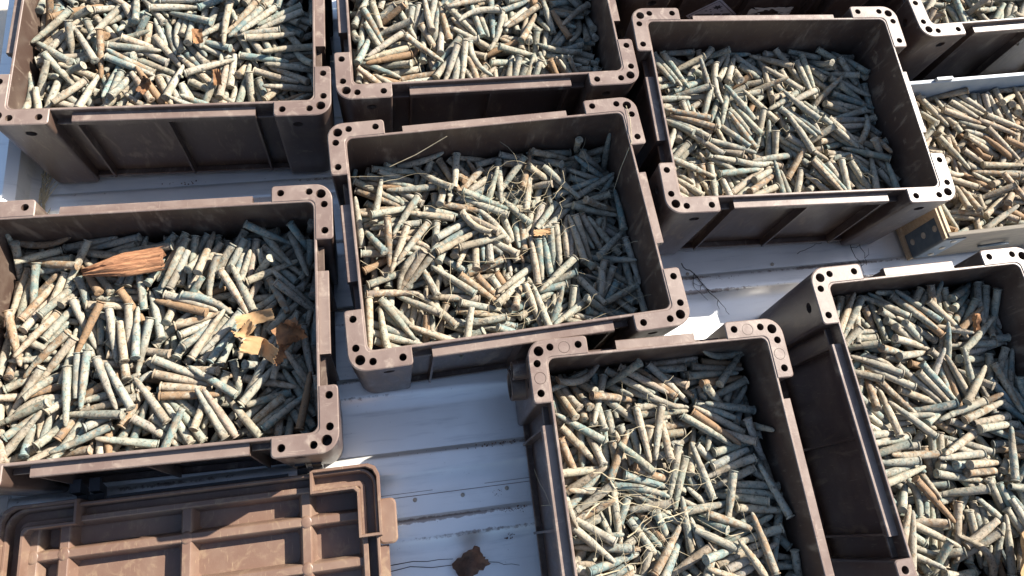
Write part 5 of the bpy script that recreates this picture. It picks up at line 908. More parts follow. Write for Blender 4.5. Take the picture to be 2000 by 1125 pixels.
395,-252,439,40,34,0,383,-177,417,17,22,0,351,-116,430,3,13,0,-1061,-885,486,-7,27,0,-1162,-655,449,189,64,1,-719,-241,424,-323,-30,4,-1040,-353,433,-21,-37,0,-839,19,436,354,0,1,-893,-41,451,342,-12,1,718,268,435,-200,-60,0,
588,385,425,75,-1,0,294,920,461,29,23,0,217,956,535,4,-41,0,-650,726,426,-210,-3,0,-468,616,430,-84,-60,0,-445,548,401,30,-26,4,-30,724,512,-194,12,0,-452,-949,456,-13,-41,0,712,-447,524,-184,13,0,-623,-713,456,260,-33,0,
-523,-725,444,-104,5,1,-363,-691,394,162,-13,0,-147,-678,486,150,-46,0,-240,-661,440,-199,23,0,1012,569,439,320,18,1,1064,637,389,279,-5,4,1016,819,436,-52,24,0,-901,745,431,-243,13,0,-792,839,528,296,-50,2,-1102,550,401,292,-55,4,
-1028,-957,467,-356,-16,0,-1051,-789,440,98,-13,1,-785,-323,398,-333,-2,0,-985,-328,362,-314,-1,4,833,74,453,-242,-61,0,911,-11,429,118,31,0,871,-284,388,-230,52,0,-321,790,442,-277,41,1,-231,742,431,-285,9,0,-218,574,411,-253,-1,0,
430,-403,488,80,-71,0,392,-236,374,43,26,4,486,-35,404,-65,41,0,-382,68,415,-220,-10,1,-360,-28,456,-251,-36,0,-236,-112,460,-239,8,1,-791,-143,388,87,26,0,-927,-91,468,6,-16,2,1234,-692,496,-135,-46,0,1158,-667,505,-123,-44,0,
879,-816,465,308,55,1,413,-654,488,326,-11,1,425,-763,504,291,-12,0,99,-882,458,-352,-36,0,71,562,464,-175,18,0,168,703,451,265,9,0,226,752,434,287,-7,0,400,760,419,-50,-4,0,-1071,-59,416,-50,33,0,-1097,26,439,-60,34,2,
-1016,131,403,228,-37,4,47,732,399,-242,-33,0,122,710,385,-264,-33,0,224,719,368,-272,-29,1,-363,619,351,-157,-12,4,-317,724,363,-168,-7,0,-229,655,404,-252,-9,2,-144,741,352,199,-35,4,-1036,812,419,-293,-15,0,-744,579,430,153,-45,4,
400,149,422,-287,7,4,363,-26,369,-293,-12,4,428,-374,388,15,40,0,-117,-571,469,-241,42,0,-23,-568,517,135,-47,1,-286,-600,418,169,-37,0,905,-561,420,-115,15,0,932,-590,483,283,-38,0,1076,-782,450,317,27,0,55,-722,463,-271,-2,1,
317,-840,479,311,7,2,170,-710,459,-285,-21,0,739,-724,474,168,-7,0,776,81,423,-213,-41,4,831,-9,440,-254,-63,0,1057,-15,384,-295,37,4,1065,-261,423,355,-33,0,901,953,435,356,16,1,1066,469,506,49,-16,2,138,-384,431,-145,40,0,
-274,23,346,177,16,4,-354,-56,392,-189,-37,1,-1164,-814,448,93,1,1,-620,-510,357,158,17,1,-865,-339,314,23,-13,1,-878,740,338,-37,9,4,-812,794,330,-60,0,0,-757,784,392,100,10,0,-1299,588,472,184,-15,0,-1037,-157,377,-20,17,4,
-1085,84,350,56,27,4,-1237,299,404,-213,-19,0,1296,710,530,176,13,1,624,532,394,120,-24,4,831,785,418,254,-32,0,1067,-957,523,-356,5,0,810,-289,455,302,-19,0,267,153,432,-231,-9,4,351,43,386,-286,-14,5,323,-378,347,-101,-17,4,
-756,-684,354,128,12,0,-1299,-693,440,-184,-26,0,-912,68,361,-128,21,5,1011,-94,405,55,-27,0,1127,-97,408,75,-27,4,229,-782,438,31,-13,0,-47,-944,460,358,-38,0,252,-721,406,-333,-1,4,-110,-475,445,-251,29,0,-669,-778,398,-304,-34,0,
-448,-590,379,266,-51,0,-68,-454,392,-178,-11,5,-207,471,366,168,13,4,-240,697,356,164,-20,4,-449,65,393,-209,-12,4,-428,-137,380,-187,-35,1,-61,692,349,184,18,0,7,750,340,-182,-25,1,195,568,368,-6,-36,4,428,675,375,-33,-55,4,
-550,683,483,-66,8,2,-599,414,343,-289,-16,4,-84,901,363,-346,27,0,-886,-803,401,80,-48,0,-902,-675,402,140,42,1,950,-331,362,-284,-9,4,706,-272,420,-2,64,0,1128,668,393,-79,-9,0,-317,-496,363,-40,-4,4,-514,-854,325,-7,16,0,
-7,-444,418,185,4,1,85,-396,390,-151,2,4,-564,140,389,175,-55,4,-363,-200,375,-186,-47,4,-175,-8,371,215,37,4,108,-260,416,-154,33,2,117,-165,379,206,-18,4,166,120,428,177,-43,4,502,449,398,109,-24,4,308,421,418,-281,-8,4,
570,767,391,127,-41,0,98,375,355,86,-5,4,701,-540,452,170,-16,0,777,-609,373,-111,16,4,976,-919,459,346,-66,4,
],
 'D': [-793,-728,568,143,-4,0,-912,-694,566,170,-4,1,1079,473,568,104,-4,0,990,574,566,95,-4,1,877,752,568,-250,-4,0,-379,23,568,18,-4,0,-404,160,568,-298,-4,0,615,640,566,223,-4,1,1,691,568,-206,-4,0,975,-884,566,357,-4,1,
1067,-481,531,-289,-28,0,984,231,566,-279,-8,0,1022,-160,565,-326,-9,0,-254,-729,568,220,-4,0,-141,-869,498,-317,7,0,-393,-394,568,-78,-4,0,-300,871,566,-324,-8,0,513,-57,568,127,-4,0,-977,-152,568,288,-4,0,-926,-3,566,255,-8,0,
-837,492,566,-333,-4,1,-893,551,567,-315,-5,0,-1093,765,568,-294,-4,0,-949,331,485,-295,-14,0,-996,155,514,-311,-29,0,-898,74,505,-284,-6,0,-1060,-241,529,2,17,1,1007,484,566,96,-7,0,1132,569,515,-214,19,0,958,634,568,88,-4,0,
294,-944,568,358,-4,0,331,-477,568,-25,-4,0,333,-413,568,-32,-4,0,394,-337,568,349,-4,0,862,-594,527,-71,14,0,1226,-376,558,178,-13,0,-842,-608,545,-194,6,0,-624,-542,568,-123,-4,0,222,633,568,-130,-4,0,20,592,516,-90,-25,0,
-796,418,541,350,8,0,-1090,843,566,66,-8,0,-241,-465,524,-349,16,0,-290,-538,513,24,21,0,-324,-681,518,75,18,0,998,155,566,-285,-8,0,1074,-75,568,-315,-4,0,503,322,568,345,-4,0,474,155,540,277,-24,0,347,-135,499,-344,-3,0,
-142,-133,525,70,-11,1,-313,386,568,40,-4,0,-868,369,568,-13,-4,0,-1086,632,566,77,-4,1,-1078,710,535,63,1,0,698,-129,566,160,-4,1,844,1,529,-207,-11,0,940,112,510,-215,-11,0,-351,696,516,-100,2,0,-288,719,502,264,-3,0,
-204,722,498,-96,1,0,-705,-617,532,-187,-28,0,-533,-668,506,-217,-39,0,-1073,186,525,-303,-31,0,-1079,48,525,54,7,0,192,-501,495,228,0,1,326,-886,530,339,-29,0,263,-304,463,-344,14,0,715,728,536,-114,11,0,1038,648,504,-241,2,0,
100,382,568,1,-4,0,418,660,568,-126,-4,0,457,709,577,227,-1,2,359,-211,494,3,-5,0,266,51,527,72,14,0,260,342,534,-332,-27,0,-176,213,557,-311,-14,0,-542,-85,510,-134,-39,0,-265,100,568,-340,-4,0,774,-815,527,-250,-28,1,
589,-726,490,182,31,0,-1124,-311,566,12,-4,1,-1066,-368,568,19,-4,0,-618,-955,534,-353,11,0,-891,-429,489,-290,-7,0,1141,-756,516,254,13,0,964,-816,483,64,16,0,727,-714,490,146,5,0,655,-683,504,-169,-41,0,538,664,568,215,-4,0,
-728,-680,488,159,31,0,-327,-616,479,-297,-35,0,-706,96,469,171,42,0,-1113,-157,463,289,-10,0,96,-16,490,221,-48,0,342,-65,446,265,-22,0,415,-42,438,-90,10,1,-678,954,537,4,-25,0,-1048,577,562,85,-8,1,-1100,303,521,-282,-33,0,
745,554,511,243,-39,1,1020,741,520,-237,16,0,1248,696,522,-191,-30,1,-468,654,480,-323,-30,0,-393,604,480,38,35,0,-348,555,486,-325,-47,0,-259,497,469,-346,-45,1,432,-605,501,191,-3,0,363,-654,527,-120,-30,0,172,-748,568,316,-4,0,
-1161,-487,490,-260,-5,0,-984,-562,493,-307,-9,0,-997,-637,493,-319,-10,0,648,-48,568,-204,-4,0,781,-4,548,-199,-14,0,1073,-32,503,75,4,0,-170,-51,498,-276,-8,0,-409,-56,503,135,-7,0,-412,85,489,132,-17,0,-497,84,460,-241,46,0,
-695,-198,518,72,-34,1,-1149,314,473,-107,40,0,-617,-139,482,205,-14,0,1171,308,434,107,-77,0,913,836,497,-39,27,0,939,731,508,111,-39,0,730,-778,426,292,-1,0,861,-715,417,-109,3,0,1213,-725,459,181,-6,0,539,-598,492,125,-47,0,
368,-731,450,91,21,0,287,-724,479,83,20,0,1056,159,446,351,4,0,942,110,438,-19,14,0,980,41,449,341,-11,0,-266,136,449,-149,-3,0,-346,159,449,-135,-13,0,-348,30,437,-123,-14,0,-845,692,552,-274,3,0,-1010,691,517,-290,7,2,
-1099,635,474,177,3,0,399,825,496,318,3,0,298,499,502,337,-42,0,329,632,503,-340,-3,0,-351,-449,414,296,-40,0,-365,-569,383,251,19,0,-368,-696,472,29,20,2,-1270,-517,517,-205,-31,0,-1107,-525,491,-267,-1,1,-984,-798,500,-282,-17,0,
719,30,430,138,36,0,429,44,441,-97,7,1,242,-21,426,-134,-9,0,-428,311,499,49,-9,0,-338,826,435,-301,-16,0,-438,956,527,4,-30,0,-958,-442,412,320,-12,0,-1072,-463,418,-41,-8,0,-1015,-938,526,-341,-31,0,-1069,-531,426,-34,-1,0,
134,-284,382,-26,93,0,195,-76,450,-141,23,1,641,76,438,165,-37,0,-1066,679,404,-318,-16,1,-963,728,462,-161,-32,0,-1005,892,503,-25,16,0,1066,222,444,360,14,0,1113,107,366,274,-12,0,808,12,424,98,25,2,907,-11,456,334,-19,0,
-1033,-355,406,337,3,0,-1085,-14,463,-66,-6,0,-1085,79,467,-60,13,0,-1055,148,459,-63,5,0,550,-870,426,-1,-9,0,745,-855,392,-60,13,0,1297,-163,486,-172,-16,0,191,411,448,-35,-2,0,113,303,510,251,4,0,290,691,502,14,-5,0,
365,949,568,12,-4,0,358,-586,423,-168,41,0,146,-640,485,-70,46,1,145,-718,468,-57,43,0,1299,683,567,-176,-5,0,779,704,430,-240,1,0,569,602,476,17,-3,0,-395,-411,501,-16,24,0,-310,216,372,-20,-35,0,-294,-366,479,339,-19,0,
-73,229,479,317,37,0,-274,-778,505,-300,-15,0,-372,-362,412,-61,-3,1,-405,-616,362,-313,-129,0,-289,434,518,38,-12,0,-477,813,454,-293,-30,0,937,-109,439,351,-42,0,923,-4,381,73,33,0,-413,700,391,-113,-4,0,-532,766,410,244,-3,0,
-610,293,434,139,-50,0,-553,478,470,-35,9,0,762,-720,394,224,-48,0,989,-640,467,-111,43,0,1109,-601,439,-107,25,0,-1093,-251,440,-55,46,0,-1083,-90,466,-58,-6,0,-1086,121,407,-62,-10,0,-1294,-684,461,-192,-63,0,-1240,-757,478,-208,-60,1,
-671,-727,458,164,-32,0,-764,-759,428,-148,-47,1,-413,30,380,-124,-70,0,-202,-115,417,-185,-39,0,-874,625,464,100,-20,0,292,-620,368,-264,-14,1,100,-763,409,119,7,1,928,902,502,321,-44,1,1202,730,466,188,17,0,357,280,426,37,-54,0,
578,282,474,-274,30,0,-218,-622,372,-331,48,0,-342,-784,429,276,-1,0,-468,-903,486,-20,32,0,589,746,430,73,-14,1,197,748,446,-114,17,0,211,502,434,-67,-8,0,138,489,493,-52,-31,0,790,64,380,133,0,0,914,113,339,121,-1,0,
1053,-242,448,344,-6,0,-612,-716,490,-203,11,0,-514,-724,400,188,12,0,-842,168,412,275,-2,0,-1032,-3,417,292,6,0,771,957,482,4,0,0,983,436,486,-244,-9,1,1068,919,404,331,-20,0,1109,383,443,53,-51,0,363,-445,397,-353,71,0,
65,-699,426,-243,-1,1,2,-686,447,112,-11,0,513,-3,368,52,-1,0,495,124,400,-274,22,0,455,247,423,-264,26,0,309,250,472,352,30,0,-427,-81,419,230,36,0,-143,-118,448,-189,-31,0,-85,-154,479,169,35,0,-515,531,457,317,-18,0,
-711,373,414,12,-8,0,-195,816,418,-333,30,0,879,-574,466,244,-39,0,1032,-605,433,-100,22,0,1286,-586,495,182,-12,0,-1036,-627,366,-269,-20,0,-1081,-724,474,-292,-54,0,-1060,-786,482,-300,-52,0,-834,-850,409,34,28,0,-1134,456,376,249,-5,0,
-1090,775,368,-97,42,0,368,957,454,356,-38,0,174,315,477,-60,-49,0,200,623,424,-95,-1,1,260,320,440,-15,-51,0,674,197,347,-121,16,0,583,117,330,197,-36,0,367,231,349,-186,17,0,500,-957,416,-4,38,0,231,-383,422,66,8,0,
-38,-506,500,78,27,0,1299,526,492,176,-14,0,737,781,428,-264,-49,0,1115,690,409,-151,-42,0,-65,-949,414,-17,-89,0,-493,-210,422,-67,-9,0,-876,113,352,303,-12,0,-855,83,436,-89,-10,1,-1069,-135,412,-45,-11,0,931,-271,508,-33,-11,0,
974,678,418,199,-7,1,-1152,374,412,-79,-21,1,-1047,608,349,262,10,0,1067,-415,424,355,2,0,1066,-480,406,349,2,0,975,-604,363,338,-2,0,778,-658,359,295,-24,0,-321,481,355,47,-13,0,-530,668,358,159,23,0,-659,673,396,170,5,0,
-722,673,431,135,-20,0,-1271,-923,512,-89,-116,2,-1060,-789,407,-243,-55,0,265,737,406,-129,19,0,376,639,416,-127,29,1,-373,-105,367,130,-19,0,-279,-80,380,159,0,0,71,-12,424,-184,15,0,795,-361,493,3,-8,0,732,-383,426,14,-14,0,
-579,-340,362,-116,-9,0,-249,-350,369,101,-34,0,-1299,365,507,-184,-40,0,-881,-70,358,229,-17,0,-816,-304,391,299,2,0,-732,-156,418,-108,-47,0,248,-312,380,-318,-27,0,321,-380,379,-322,22,0,162,-493,371,-3,-15,0,1048,-406,359,58,-16,0,
907,-409,364,-299,5,0,766,-429,374,65,-15,0,-154,767,368,117,-7,1,-716,641,362,-187,1,0,-592,689,367,-192,-32,0,347,736,375,-133,22,0,514,759,382,168,-94,0,-762,747,407,152,-38,0,-836,724,413,-202,9,0,-1156,-697,430,-217,-50,0,
-1205,-861,313,90,-101,1,1235,320,409,206,-22,0,649,789,374,311,-11,0,478,892,449,349,-35,0,475,79,319,-201,14,0,427,176,343,-194,13,0,-623,-733,415,-166,-20,0,-565,-726,440,-170,-8,0,-82,-699,408,96,25,1,-554,302,354,-8,-13,0,
-499,305,431,-57,-42,2,-954,-31,327,-150,-11,0,-1036,-110,350,165,-8,0,-1084,-53,407,-59,-15,0,-1267,-735,397,207,43,0,-947,-906,364,-39,-50,0,209,-50,381,-123,-9,0,299,340,319,-313,-30,0,541,-245,328,177,-2,0,813,-163,396,75,6,0,
1240,-347,344,141,-7,0,870,-276,399,-325,-17,0,-573,-720,373,-176,-18,0,-348,-879,356,-308,0,1,-186,-877,357,-311,-7,0,-964,415,297,110,-2,0,-714,951,359,7,-6,1,1232,605,413,134,-26,1,1059,-177,437,359,-10,0,821,-300,470,-14,9,0,
610,464,377,-84,-10,1,1246,949,401,358,-153,1,744,450,430,178,31,0,-56,170,407,-136,-10,1,-37,11,381,209,32,0,-63,-171,422,202,44,0,-50,727,373,-213,16,0,145,865,380,60,46,0,597,568,407,-312,-59,0,16,179,414,213,-49,0,
305,-957,409,-4,27,0,228,-848,336,-75,-1,1,
],
 'I': [1013,-458,418,-145,-4,0,1098,389,418,114,-4,0,755,707,418,77,-4,0,60,-828,418,357,-4,0,-212,444,418,154,-4,0,-278,452,418,148,-4,0,-273,152,418,336,-4,0,-337,103,418,-29,-4,0,-914,204,418,-32,-4,0,-876,345,418,310,-4,0,
-1002,748,418,57,-4,0,-259,-541,418,301,-4,0,-164,-775,416,-328,-7,0,-907,-188,418,322,-4,0,-940,-102,418,325,-4,0,148,477,418,-72,-4,0,238,495,418,296,-4,0,-895,-431,418,356,-4,0,-908,-612,418,323,-4,0,896,-123,418,322,-4,0,
343,-653,369,1,-2,0,1161,615,367,-141,19,0,793,332,418,194,-4,0,730,-383,380,350,16,1,766,-529,371,5,17,0,1038,-632,354,-271,25,0,-982,487,388,-70,-25,0,404,486,418,290,-4,0,231,811,418,-11,-4,0,304,319,396,339,-20,0,
290,251,418,345,-4,0,1203,192,418,-183,-4,0,1109,-29,343,122,-1,0,460,-364,388,33,-25,0,-812,-805,418,14,-4,0,-1042,-760,416,-346,-4,1,-1064,-359,359,108,22,0,-271,-658,368,86,15,0,-177,-664,351,89,9,0,-393,-607,379,41,13,0,
582,-41,351,128,26,0,-507,48,357,74,2,0,-418,25,372,-272,-28,0,-319,-70,388,-244,-24,0,1166,-236,418,144,-4,0,1042,56,347,-267,-8,0,649,236,418,-206,-4,0,-952,332,292,-69,-73,0,-893,612,382,276,12,0,478,496,360,156,-38,0,
411,524,359,133,-22,0,270,671,353,-280,0,0,725,-720,418,2,-4,0,1160,-371,333,203,-11,0,1009,-434,337,-102,14,0,234,-329,341,-326,-8,0,272,-783,350,336,-1,0,350,-615,308,87,-15,0,-367,108,280,266,-43,1,-185,-115,354,308,24,0,
-287,-162,354,270,24,0,-863,-273,383,-23,11,0,-871,-104,351,50,-12,0,-862,-499,418,350,-4,0,-924,-557,375,343,12,0,-356,580,418,164,-4,0,752,619,406,82,-14,0,991,512,340,334,-31,0,991,445,329,327,-24,0,-299,-678,255,-286,15,0,
-289,-744,297,317,-25,0,-575,-331,369,190,18,0,-465,-587,320,-11,10,1,318,-58,351,63,-2,0,478,-104,369,-233,-29,0,299,-149,351,76,-8,0,25,133,416,207,-4,1,-406,796,340,327,-6,0,-298,840,392,353,6,0,-153,425,365,162,13,0,
-906,-355,337,357,33,0,-987,4,333,-7,1,0,-1011,70,356,-15,-2,1,-861,-460,353,-344,-11,0,-996,-627,372,-357,-32,0,-694,-620,318,224,21,0,-458,-637,226,275,-41,0,-256,-502,342,26,24,0,876,370,358,25,-9,0,891,548,305,-142,24,0,
1035,565,293,257,-72,0,-135,-215,352,292,26,0,-327,-213,366,263,25,1,-450,-168,352,246,26,0,-510,-190,343,238,30,0,988,-293,286,329,-12,0,904,-150,351,-290,-44,1,889,191,344,-281,-3,0,65,-459,333,110,46,1,546,840,418,351,-4,0,
373,590,325,360,-47,0,165,615,294,-102,-7,0,95,480,306,205,26,0,813,-464,349,-6,36,1,979,-558,310,-318,-55,0,354,171,416,-10,-4,1,181,189,337,8,7,0,280,107,357,-333,-4,0,-846,663,385,-93,-26,0,-890,502,406,279,-14,0,
20,566,252,-171,-28,0,91,591,224,198,13,0,-1139,436,338,-216,-49,0,-629,600,355,174,-19,0,-942,550,334,-125,-19,0,-1041,-693,387,3,13,1,-762,-532,360,-21,-2,2,-642,122,389,-91,-24,0,-1197,-267,381,174,-28,0,-639,108,323,-280,-28,0,
-163,278,307,349,30,0,-275,143,223,311,46,0,-331,-369,331,324,18,1,-384,-418,340,-32,-26,0,858,-34,336,117,12,0,1020,131,349,-252,-9,0,833,16,290,122,-4,0,802,202,337,97,-38,0,1044,-710,327,-271,-54,0,998,-788,305,337,49,0,
539,-206,324,-42,-21,0,-418,-541,266,322,-42,1,-292,-525,263,-36,45,0,-166,-498,231,308,-41,1,-375,494,317,253,-31,1,-356,581,341,-106,41,1,-39,844,336,4,-16,0,-390,263,283,-155,46,0,584,-326,318,359,14,0,80,-798,344,-28,-6,0,
36,89,320,90,40,0,159,80,301,-235,-35,0,259,130,286,-245,-28,0,573,-124,278,-267,34,1,658,638,324,-110,-10,0,763,589,332,239,-23,0,982,470,268,-149,20,1,-590,-694,322,236,54,1,-557,-657,261,-131,-49,0,1001,-365,271,-36,-2,0,
927,-669,280,-83,10,0,699,-613,330,209,19,0,536,554,334,-206,33,0,603,609,302,251,9,0,198,611,206,-166,-3,0,171,505,272,206,39,0,759,15,280,115,-9,0,1025,94,268,-128,-13,0,146,273,269,-276,-13,0,277,-5,344,-309,-24,0,
252,15,287,-268,-7,0,-573,342,290,-189,31,0,-141,600,291,-209,-18,0,-487,393,308,-251,-47,0,-67,603,276,161,21,0,-986,-844,344,-4,-11,0,-892,-364,275,-112,-14,0,-749,-304,303,257,-38,1,-298,-275,313,-58,-19,1,-910,233,359,-82,18,0,
-926,168,330,282,-19,0,-1002,118,311,-53,24,0,18,-265,321,-185,5,0,378,-646,258,103,-11,0,446,-621,314,-259,9,0,979,842,341,352,-13,0,699,263,313,-329,2,0,-707,434,323,165,-27,0,-882,568,290,148,-27,1,-1059,631,333,-118,15,0,
-219,292,228,329,22,0,-245,405,225,318,15,0,-411,731,334,315,-12,0,803,-65,222,128,-10,0,887,-32,234,-241,-26,0,-829,542,318,-216,17,0,-775,495,328,-223,3,0,-1031,545,259,130,5,0,893,-586,210,-104,-10,0,663,-800,307,-32,14,0,
772,-774,277,-44,12,0,908,-554,269,-98,0,0,96,404,175,-55,-5,0,252,607,289,-108,0,0,310,634,277,-115,14,0,-936,-596,281,90,25,0,-1142,-325,327,187,-25,1,-751,-808,315,349,-31,0,0,54,259,109,15,0,23,-142,256,-311,-26,0,
605,-43,238,-350,-44,0,-485,-734,153,50,33,0,-178,-715,225,-47,-37,0,-325,-439,211,-312,-15,0,-593,-269,277,-79,31,0,137,-471,309,112,16,0,273,-593,293,74,-1,0,548,-596,260,92,-2,0,-941,240,296,297,-16,0,-1019,198,292,310,-39,0,
-963,-60,329,6,18,0,-532,-216,270,266,-19,0,-348,-168,280,-72,-13,0,-234,197,235,-50,-21,0,750,591,269,-124,20,0,776,360,238,-18,45,0,1066,628,299,-84,41,0,809,615,285,-131,23,0,-110,-688,356,-70,-131,2,-226,-480,162,68,-51,0,
-444,-569,181,60,-7,0,-1219,554,291,184,22,0,-869,779,252,62,-92,0,-602,517,267,90,-28,0,-865,653,241,204,-61,0,-220,661,242,-92,13,0,-354,620,275,-81,1,0,-549,688,270,-81,51,0,393,840,234,352,-10,0,190,81,232,-292,-23,0,
213,20,233,-300,-22,0,420,-85,222,-272,4,0,366,-222,214,73,-30,0,700,-667,263,5,-44,0,1007,-636,217,252,2,0,1043,-575,213,263,-13,0,963,-167,241,204,-23,0,1136,43,267,195,-9,0,692,52,187,-256,43,0,764,626,212,50,-36,0,
990,759,270,354,36,0,723,759,239,21,-32,0,-359,-289,243,292,17,0,-141,-109,203,-15,4,0,4,363,204,-61,0,0,102,-736,214,-61,28,0,224,-546,239,-8,8,0,-1050,-395,232,345,-14,1,-1004,-642,231,-39,45,0,-874,-625,261,88,9,0,
-979,-112,271,-111,-6,0,-1214,-98,284,-191,-25,0,-681,98,198,-118,-10,4,-670,84,264,-193,-3,0,-1219,453,244,184,15,0,-819,-394,197,157,-52,0,-785,-232,211,306,-8,4,814,844,264,356,-4,0,517,250,227,161,-32,0,-733,-611,199,160,-7,0,
-861,-797,257,-327,4,0,-1216,-646,274,-185,-65,0,22,-853,361,-359,-58,2,379,-380,255,9,-16,0,382,-451,257,-337,-8,0,543,-320,246,-5,-10,1,104,-561,176,307,-18,0,-156,-461,128,-125,-9,0,-432,-442,180,-345,-62,0,1215,68,305,-176,-42,1,
472,-224,169,152,-6,0,572,-93,186,180,19,1,-986,826,250,7,18,0,-1056,254,239,-283,-39,0,825,-410,338,-360,9,2,839,-591,160,258,7,0,838,-620,223,-96,-8,0,-132,653,215,-96,3,0,-258,605,243,-87,-4,0,-551,586,220,217,3,0,
144,-299,207,-280,-31,0,185,-205,234,-276,-25,1,206,52,165,-77,8,0,387,612,230,85,-69,0,394,702,280,64,-79,0,-205,-289,211,28,-33,0,-339,-23,265,-82,-14,0,-167,-15,427,36,0,2,918,844,195,4,4,0,824,585,205,-307,13,1,
1011,57,157,17,-46,0,685,253,261,213,12,2,1054,-195,219,-76,-55,0,1219,-110,293,176,45,0,668,-564,192,-118,-20,0,565,-842,231,-4,-13,0,-764,-440,162,165,-60,0,-291,-201,195,324,-25,0,-637,637,235,216,-34,0,-428,522,164,-46,-13,0,
-478,843,224,353,-53,0,450,615,200,194,9,0,1016,727,219,300,44,0,285,711,173,48,-44,0,285,-611,220,1,15,0,331,-497,210,-13,-12,0,-30,-233,189,-34,27,0,51,-246,234,-281,-44,0,-1140,-706,289,252,-83,1,-1084,-580,185,-143,-8,0,
-932,-602,208,325,-50,0,-39,148,188,-114,-12,0,-121,116,189,261,6,4,-749,633,182,-115,-8,4,-1166,589,247,-181,-24,0,-763,572,266,-188,-1,0,-986,225,224,77,-28,0,-1116,-79,230,-225,-48,0,-989,-77,204,-307,3,0,-828,-145,193,-28,-36,0,
],
}
CASE = [(.6, 0), (.6, 2.6), (.0, 3.1), (.0, 8.2), (.4, 8.9), (1.6, 8.9), (2.0, 8.3), (2.5, 6.6), (3.6, 6.6), (4.6, 7.5), (17, 7.45), (30, 7.35), (46, 7.15), (60, 6.95), (64.5, 6.1), (70, 5.95), (71, 5.7), (72, 5.95), (79, 5.9), (79.2, 5.2)]
BULLET = [(78, 5.3), (87, 5.2), (92, 4.9), (96.5, 4.3), (100, 3.5), (102.5, 2.5), (103.7, 1.3), (104, 0)]
EMPTYC = CASE[:-4] + [(72, 5.95), (78.6, 6.0), (79.0, 5.7), (78.8, 5.0), (70, 4.8), (69.5, 0)]
SLUG = [(0, 0), (.2, 4.6), (.8, 5.3), (12, 5.3), (21, 5.1), (28, 4.5), (34, 3.4), (38.4, 1.9), (40, 0)]
SEG = 11
def lathe(prof, L):
    vs = []; fs = []; prev = None
    for z, r in prof:
        if r == 0:
            cur = [len(vs)]; vs.append((0, 0, (z - L / 2) / 1000))
        else:
            cur = list(range(len(vs), len(vs) + SEG))
            for i in range(SEG):
                a = 2 * math.pi * i / SEG; vs.append((r * math.cos(a) / 1000, r * math.sin(a) / 1000, (z - L / 2) / 1000))
        if prev:
            for i in range(SEG):
                k = (i + 1) % SEG
                if len(prev) == 1: fs.append((prev[0], cur[k], cur[i], cur[i]))
                elif len(cur) == 1: fs.append((prev[i], prev[k], cur[0], cur[0]))
                else: fs.append((prev[i], prev[k], cur[k], cur[i]))
        prev = cur
    return np.array(vs), np.array(fs)
KIND = {0: (lathe(CASE, 104), lathe(BULLET, 104)), 1: (lathe(EMPTYC, 79), None), 2: (lathe(SLUG, 40), None)}

# dusty tan, pale grey-green, green-grey, blue-green, rusty brown, dark crust
TINTS = np.array([(.325, .27, .20), (.30, .28, .225), (.22, .235, .20), (.15, .205, .195), (.22, .155, .105), (.115, .10, .083)])
LOOK = ['dusty tan', 'pale grey-green', 'green-grey', 'blue-green', 'rusty brown', 'dark crusted']
PROB = {'I': (.62, .20, .06, .04, .07, .01)}
RNG = np.random.default_rng(21)

def build(verts, pos, axis, rot, bend, ph, amp):
    # corrosion lumps, slight bend, then place
    x, y, z = verts[:, 0] * .95, verts[:, 1] * .95, verts[:, 2] * .955
    ang = np.arctan2(y, x)
    k = 1 + amp * (np.sin(ang * 2 + z * 190 + ph[0]) * .5 + np.sin(ang * 3 - z * 330 + ph[1]) * .35 + np.sin(ang * 1 + z * 95 + ph[2]) * .4)
    x, y = x * k, y * k
    x = x + bend * (z * z) * 9
    a = np.cross(axis, (0, 0, 1.0)); 
    if np.linalg.norm(a) < .15: a = np.cross(axis, (1.0, 0, 0))
    a /= np.linalg.norm(a); b = np.cross(axis, a)
    c, s = math.cos(rot), math.sin(rot)
    ax, bx = a * c + b * s, -a * s + b * c
    return x[:, None] * ax + y[:, None] * bx + z[:, None] * axis + pos

def np_mesh(name, V, F, loc, tint, rust):
    m = bpy.data.meshes.new(name)
    tri = F[:, 2] == F[:, 3]
    cnt = np.where(tri, 3, 4); tot = int(cnt.sum())
    starts = np.concatenate([[0], np.cumsum(cnt)[:-1]]).astype(np.int32)
    mask = np.ones(F.shape, bool); mask[tri, 3] = False
    m.vertices.add(len(V)); m.vertices.foreach_set('co', V.astype(np.float32).ravel())
    m.loops.add(tot); m.loops.foreach_set('vertex_index', F[mask].astype(np.int32))
    m.polygons.add(len(F)); m.polygons.foreach_set('loop_start', starts)
    m.polygons.foreach_set('use_smooth', np.ones(len(F), bool))
    m.update(calc_edges=True)
    a = m.attributes.new('loc', 'FLOAT_VECTOR', 'POINT'); a.data.foreach_set('vector', loc.astype(np.float32).ravel())
    a = m.attributes.new('tint', 'FLOAT_COLOR', 'POINT'); a.data.foreach_set('color', np.concatenate([tint, np.ones((len(tint), 1))], 1).astype(np.float32).ravel())
    a = m.attributes.new('rust', 'FLOAT', 'POINT'); a.data.foreach_set('value', rust.astype(np.float32))
    m.materials.append(MAT['cart'])
    m.set_sharp_from_angle(angle=R(38))
    m.validate()
    return m

WHERE = {'A': 'brim-full crate', 'B': 'upper middle crate', 'C': 'upper right crate', 'E': 'skewed middle crate', 'F': 'cardboard-strewn crate',
         'G': 'dry-grass crate', 'H': 'dark-sided end-on crate', 'I': 'low plywood box', 'D': 'crate behind the plywood box', 'K': 'labelled crate'}
GROUP = {k: 'loose cartridges in the ' + v for k, v in WHERE.items()}

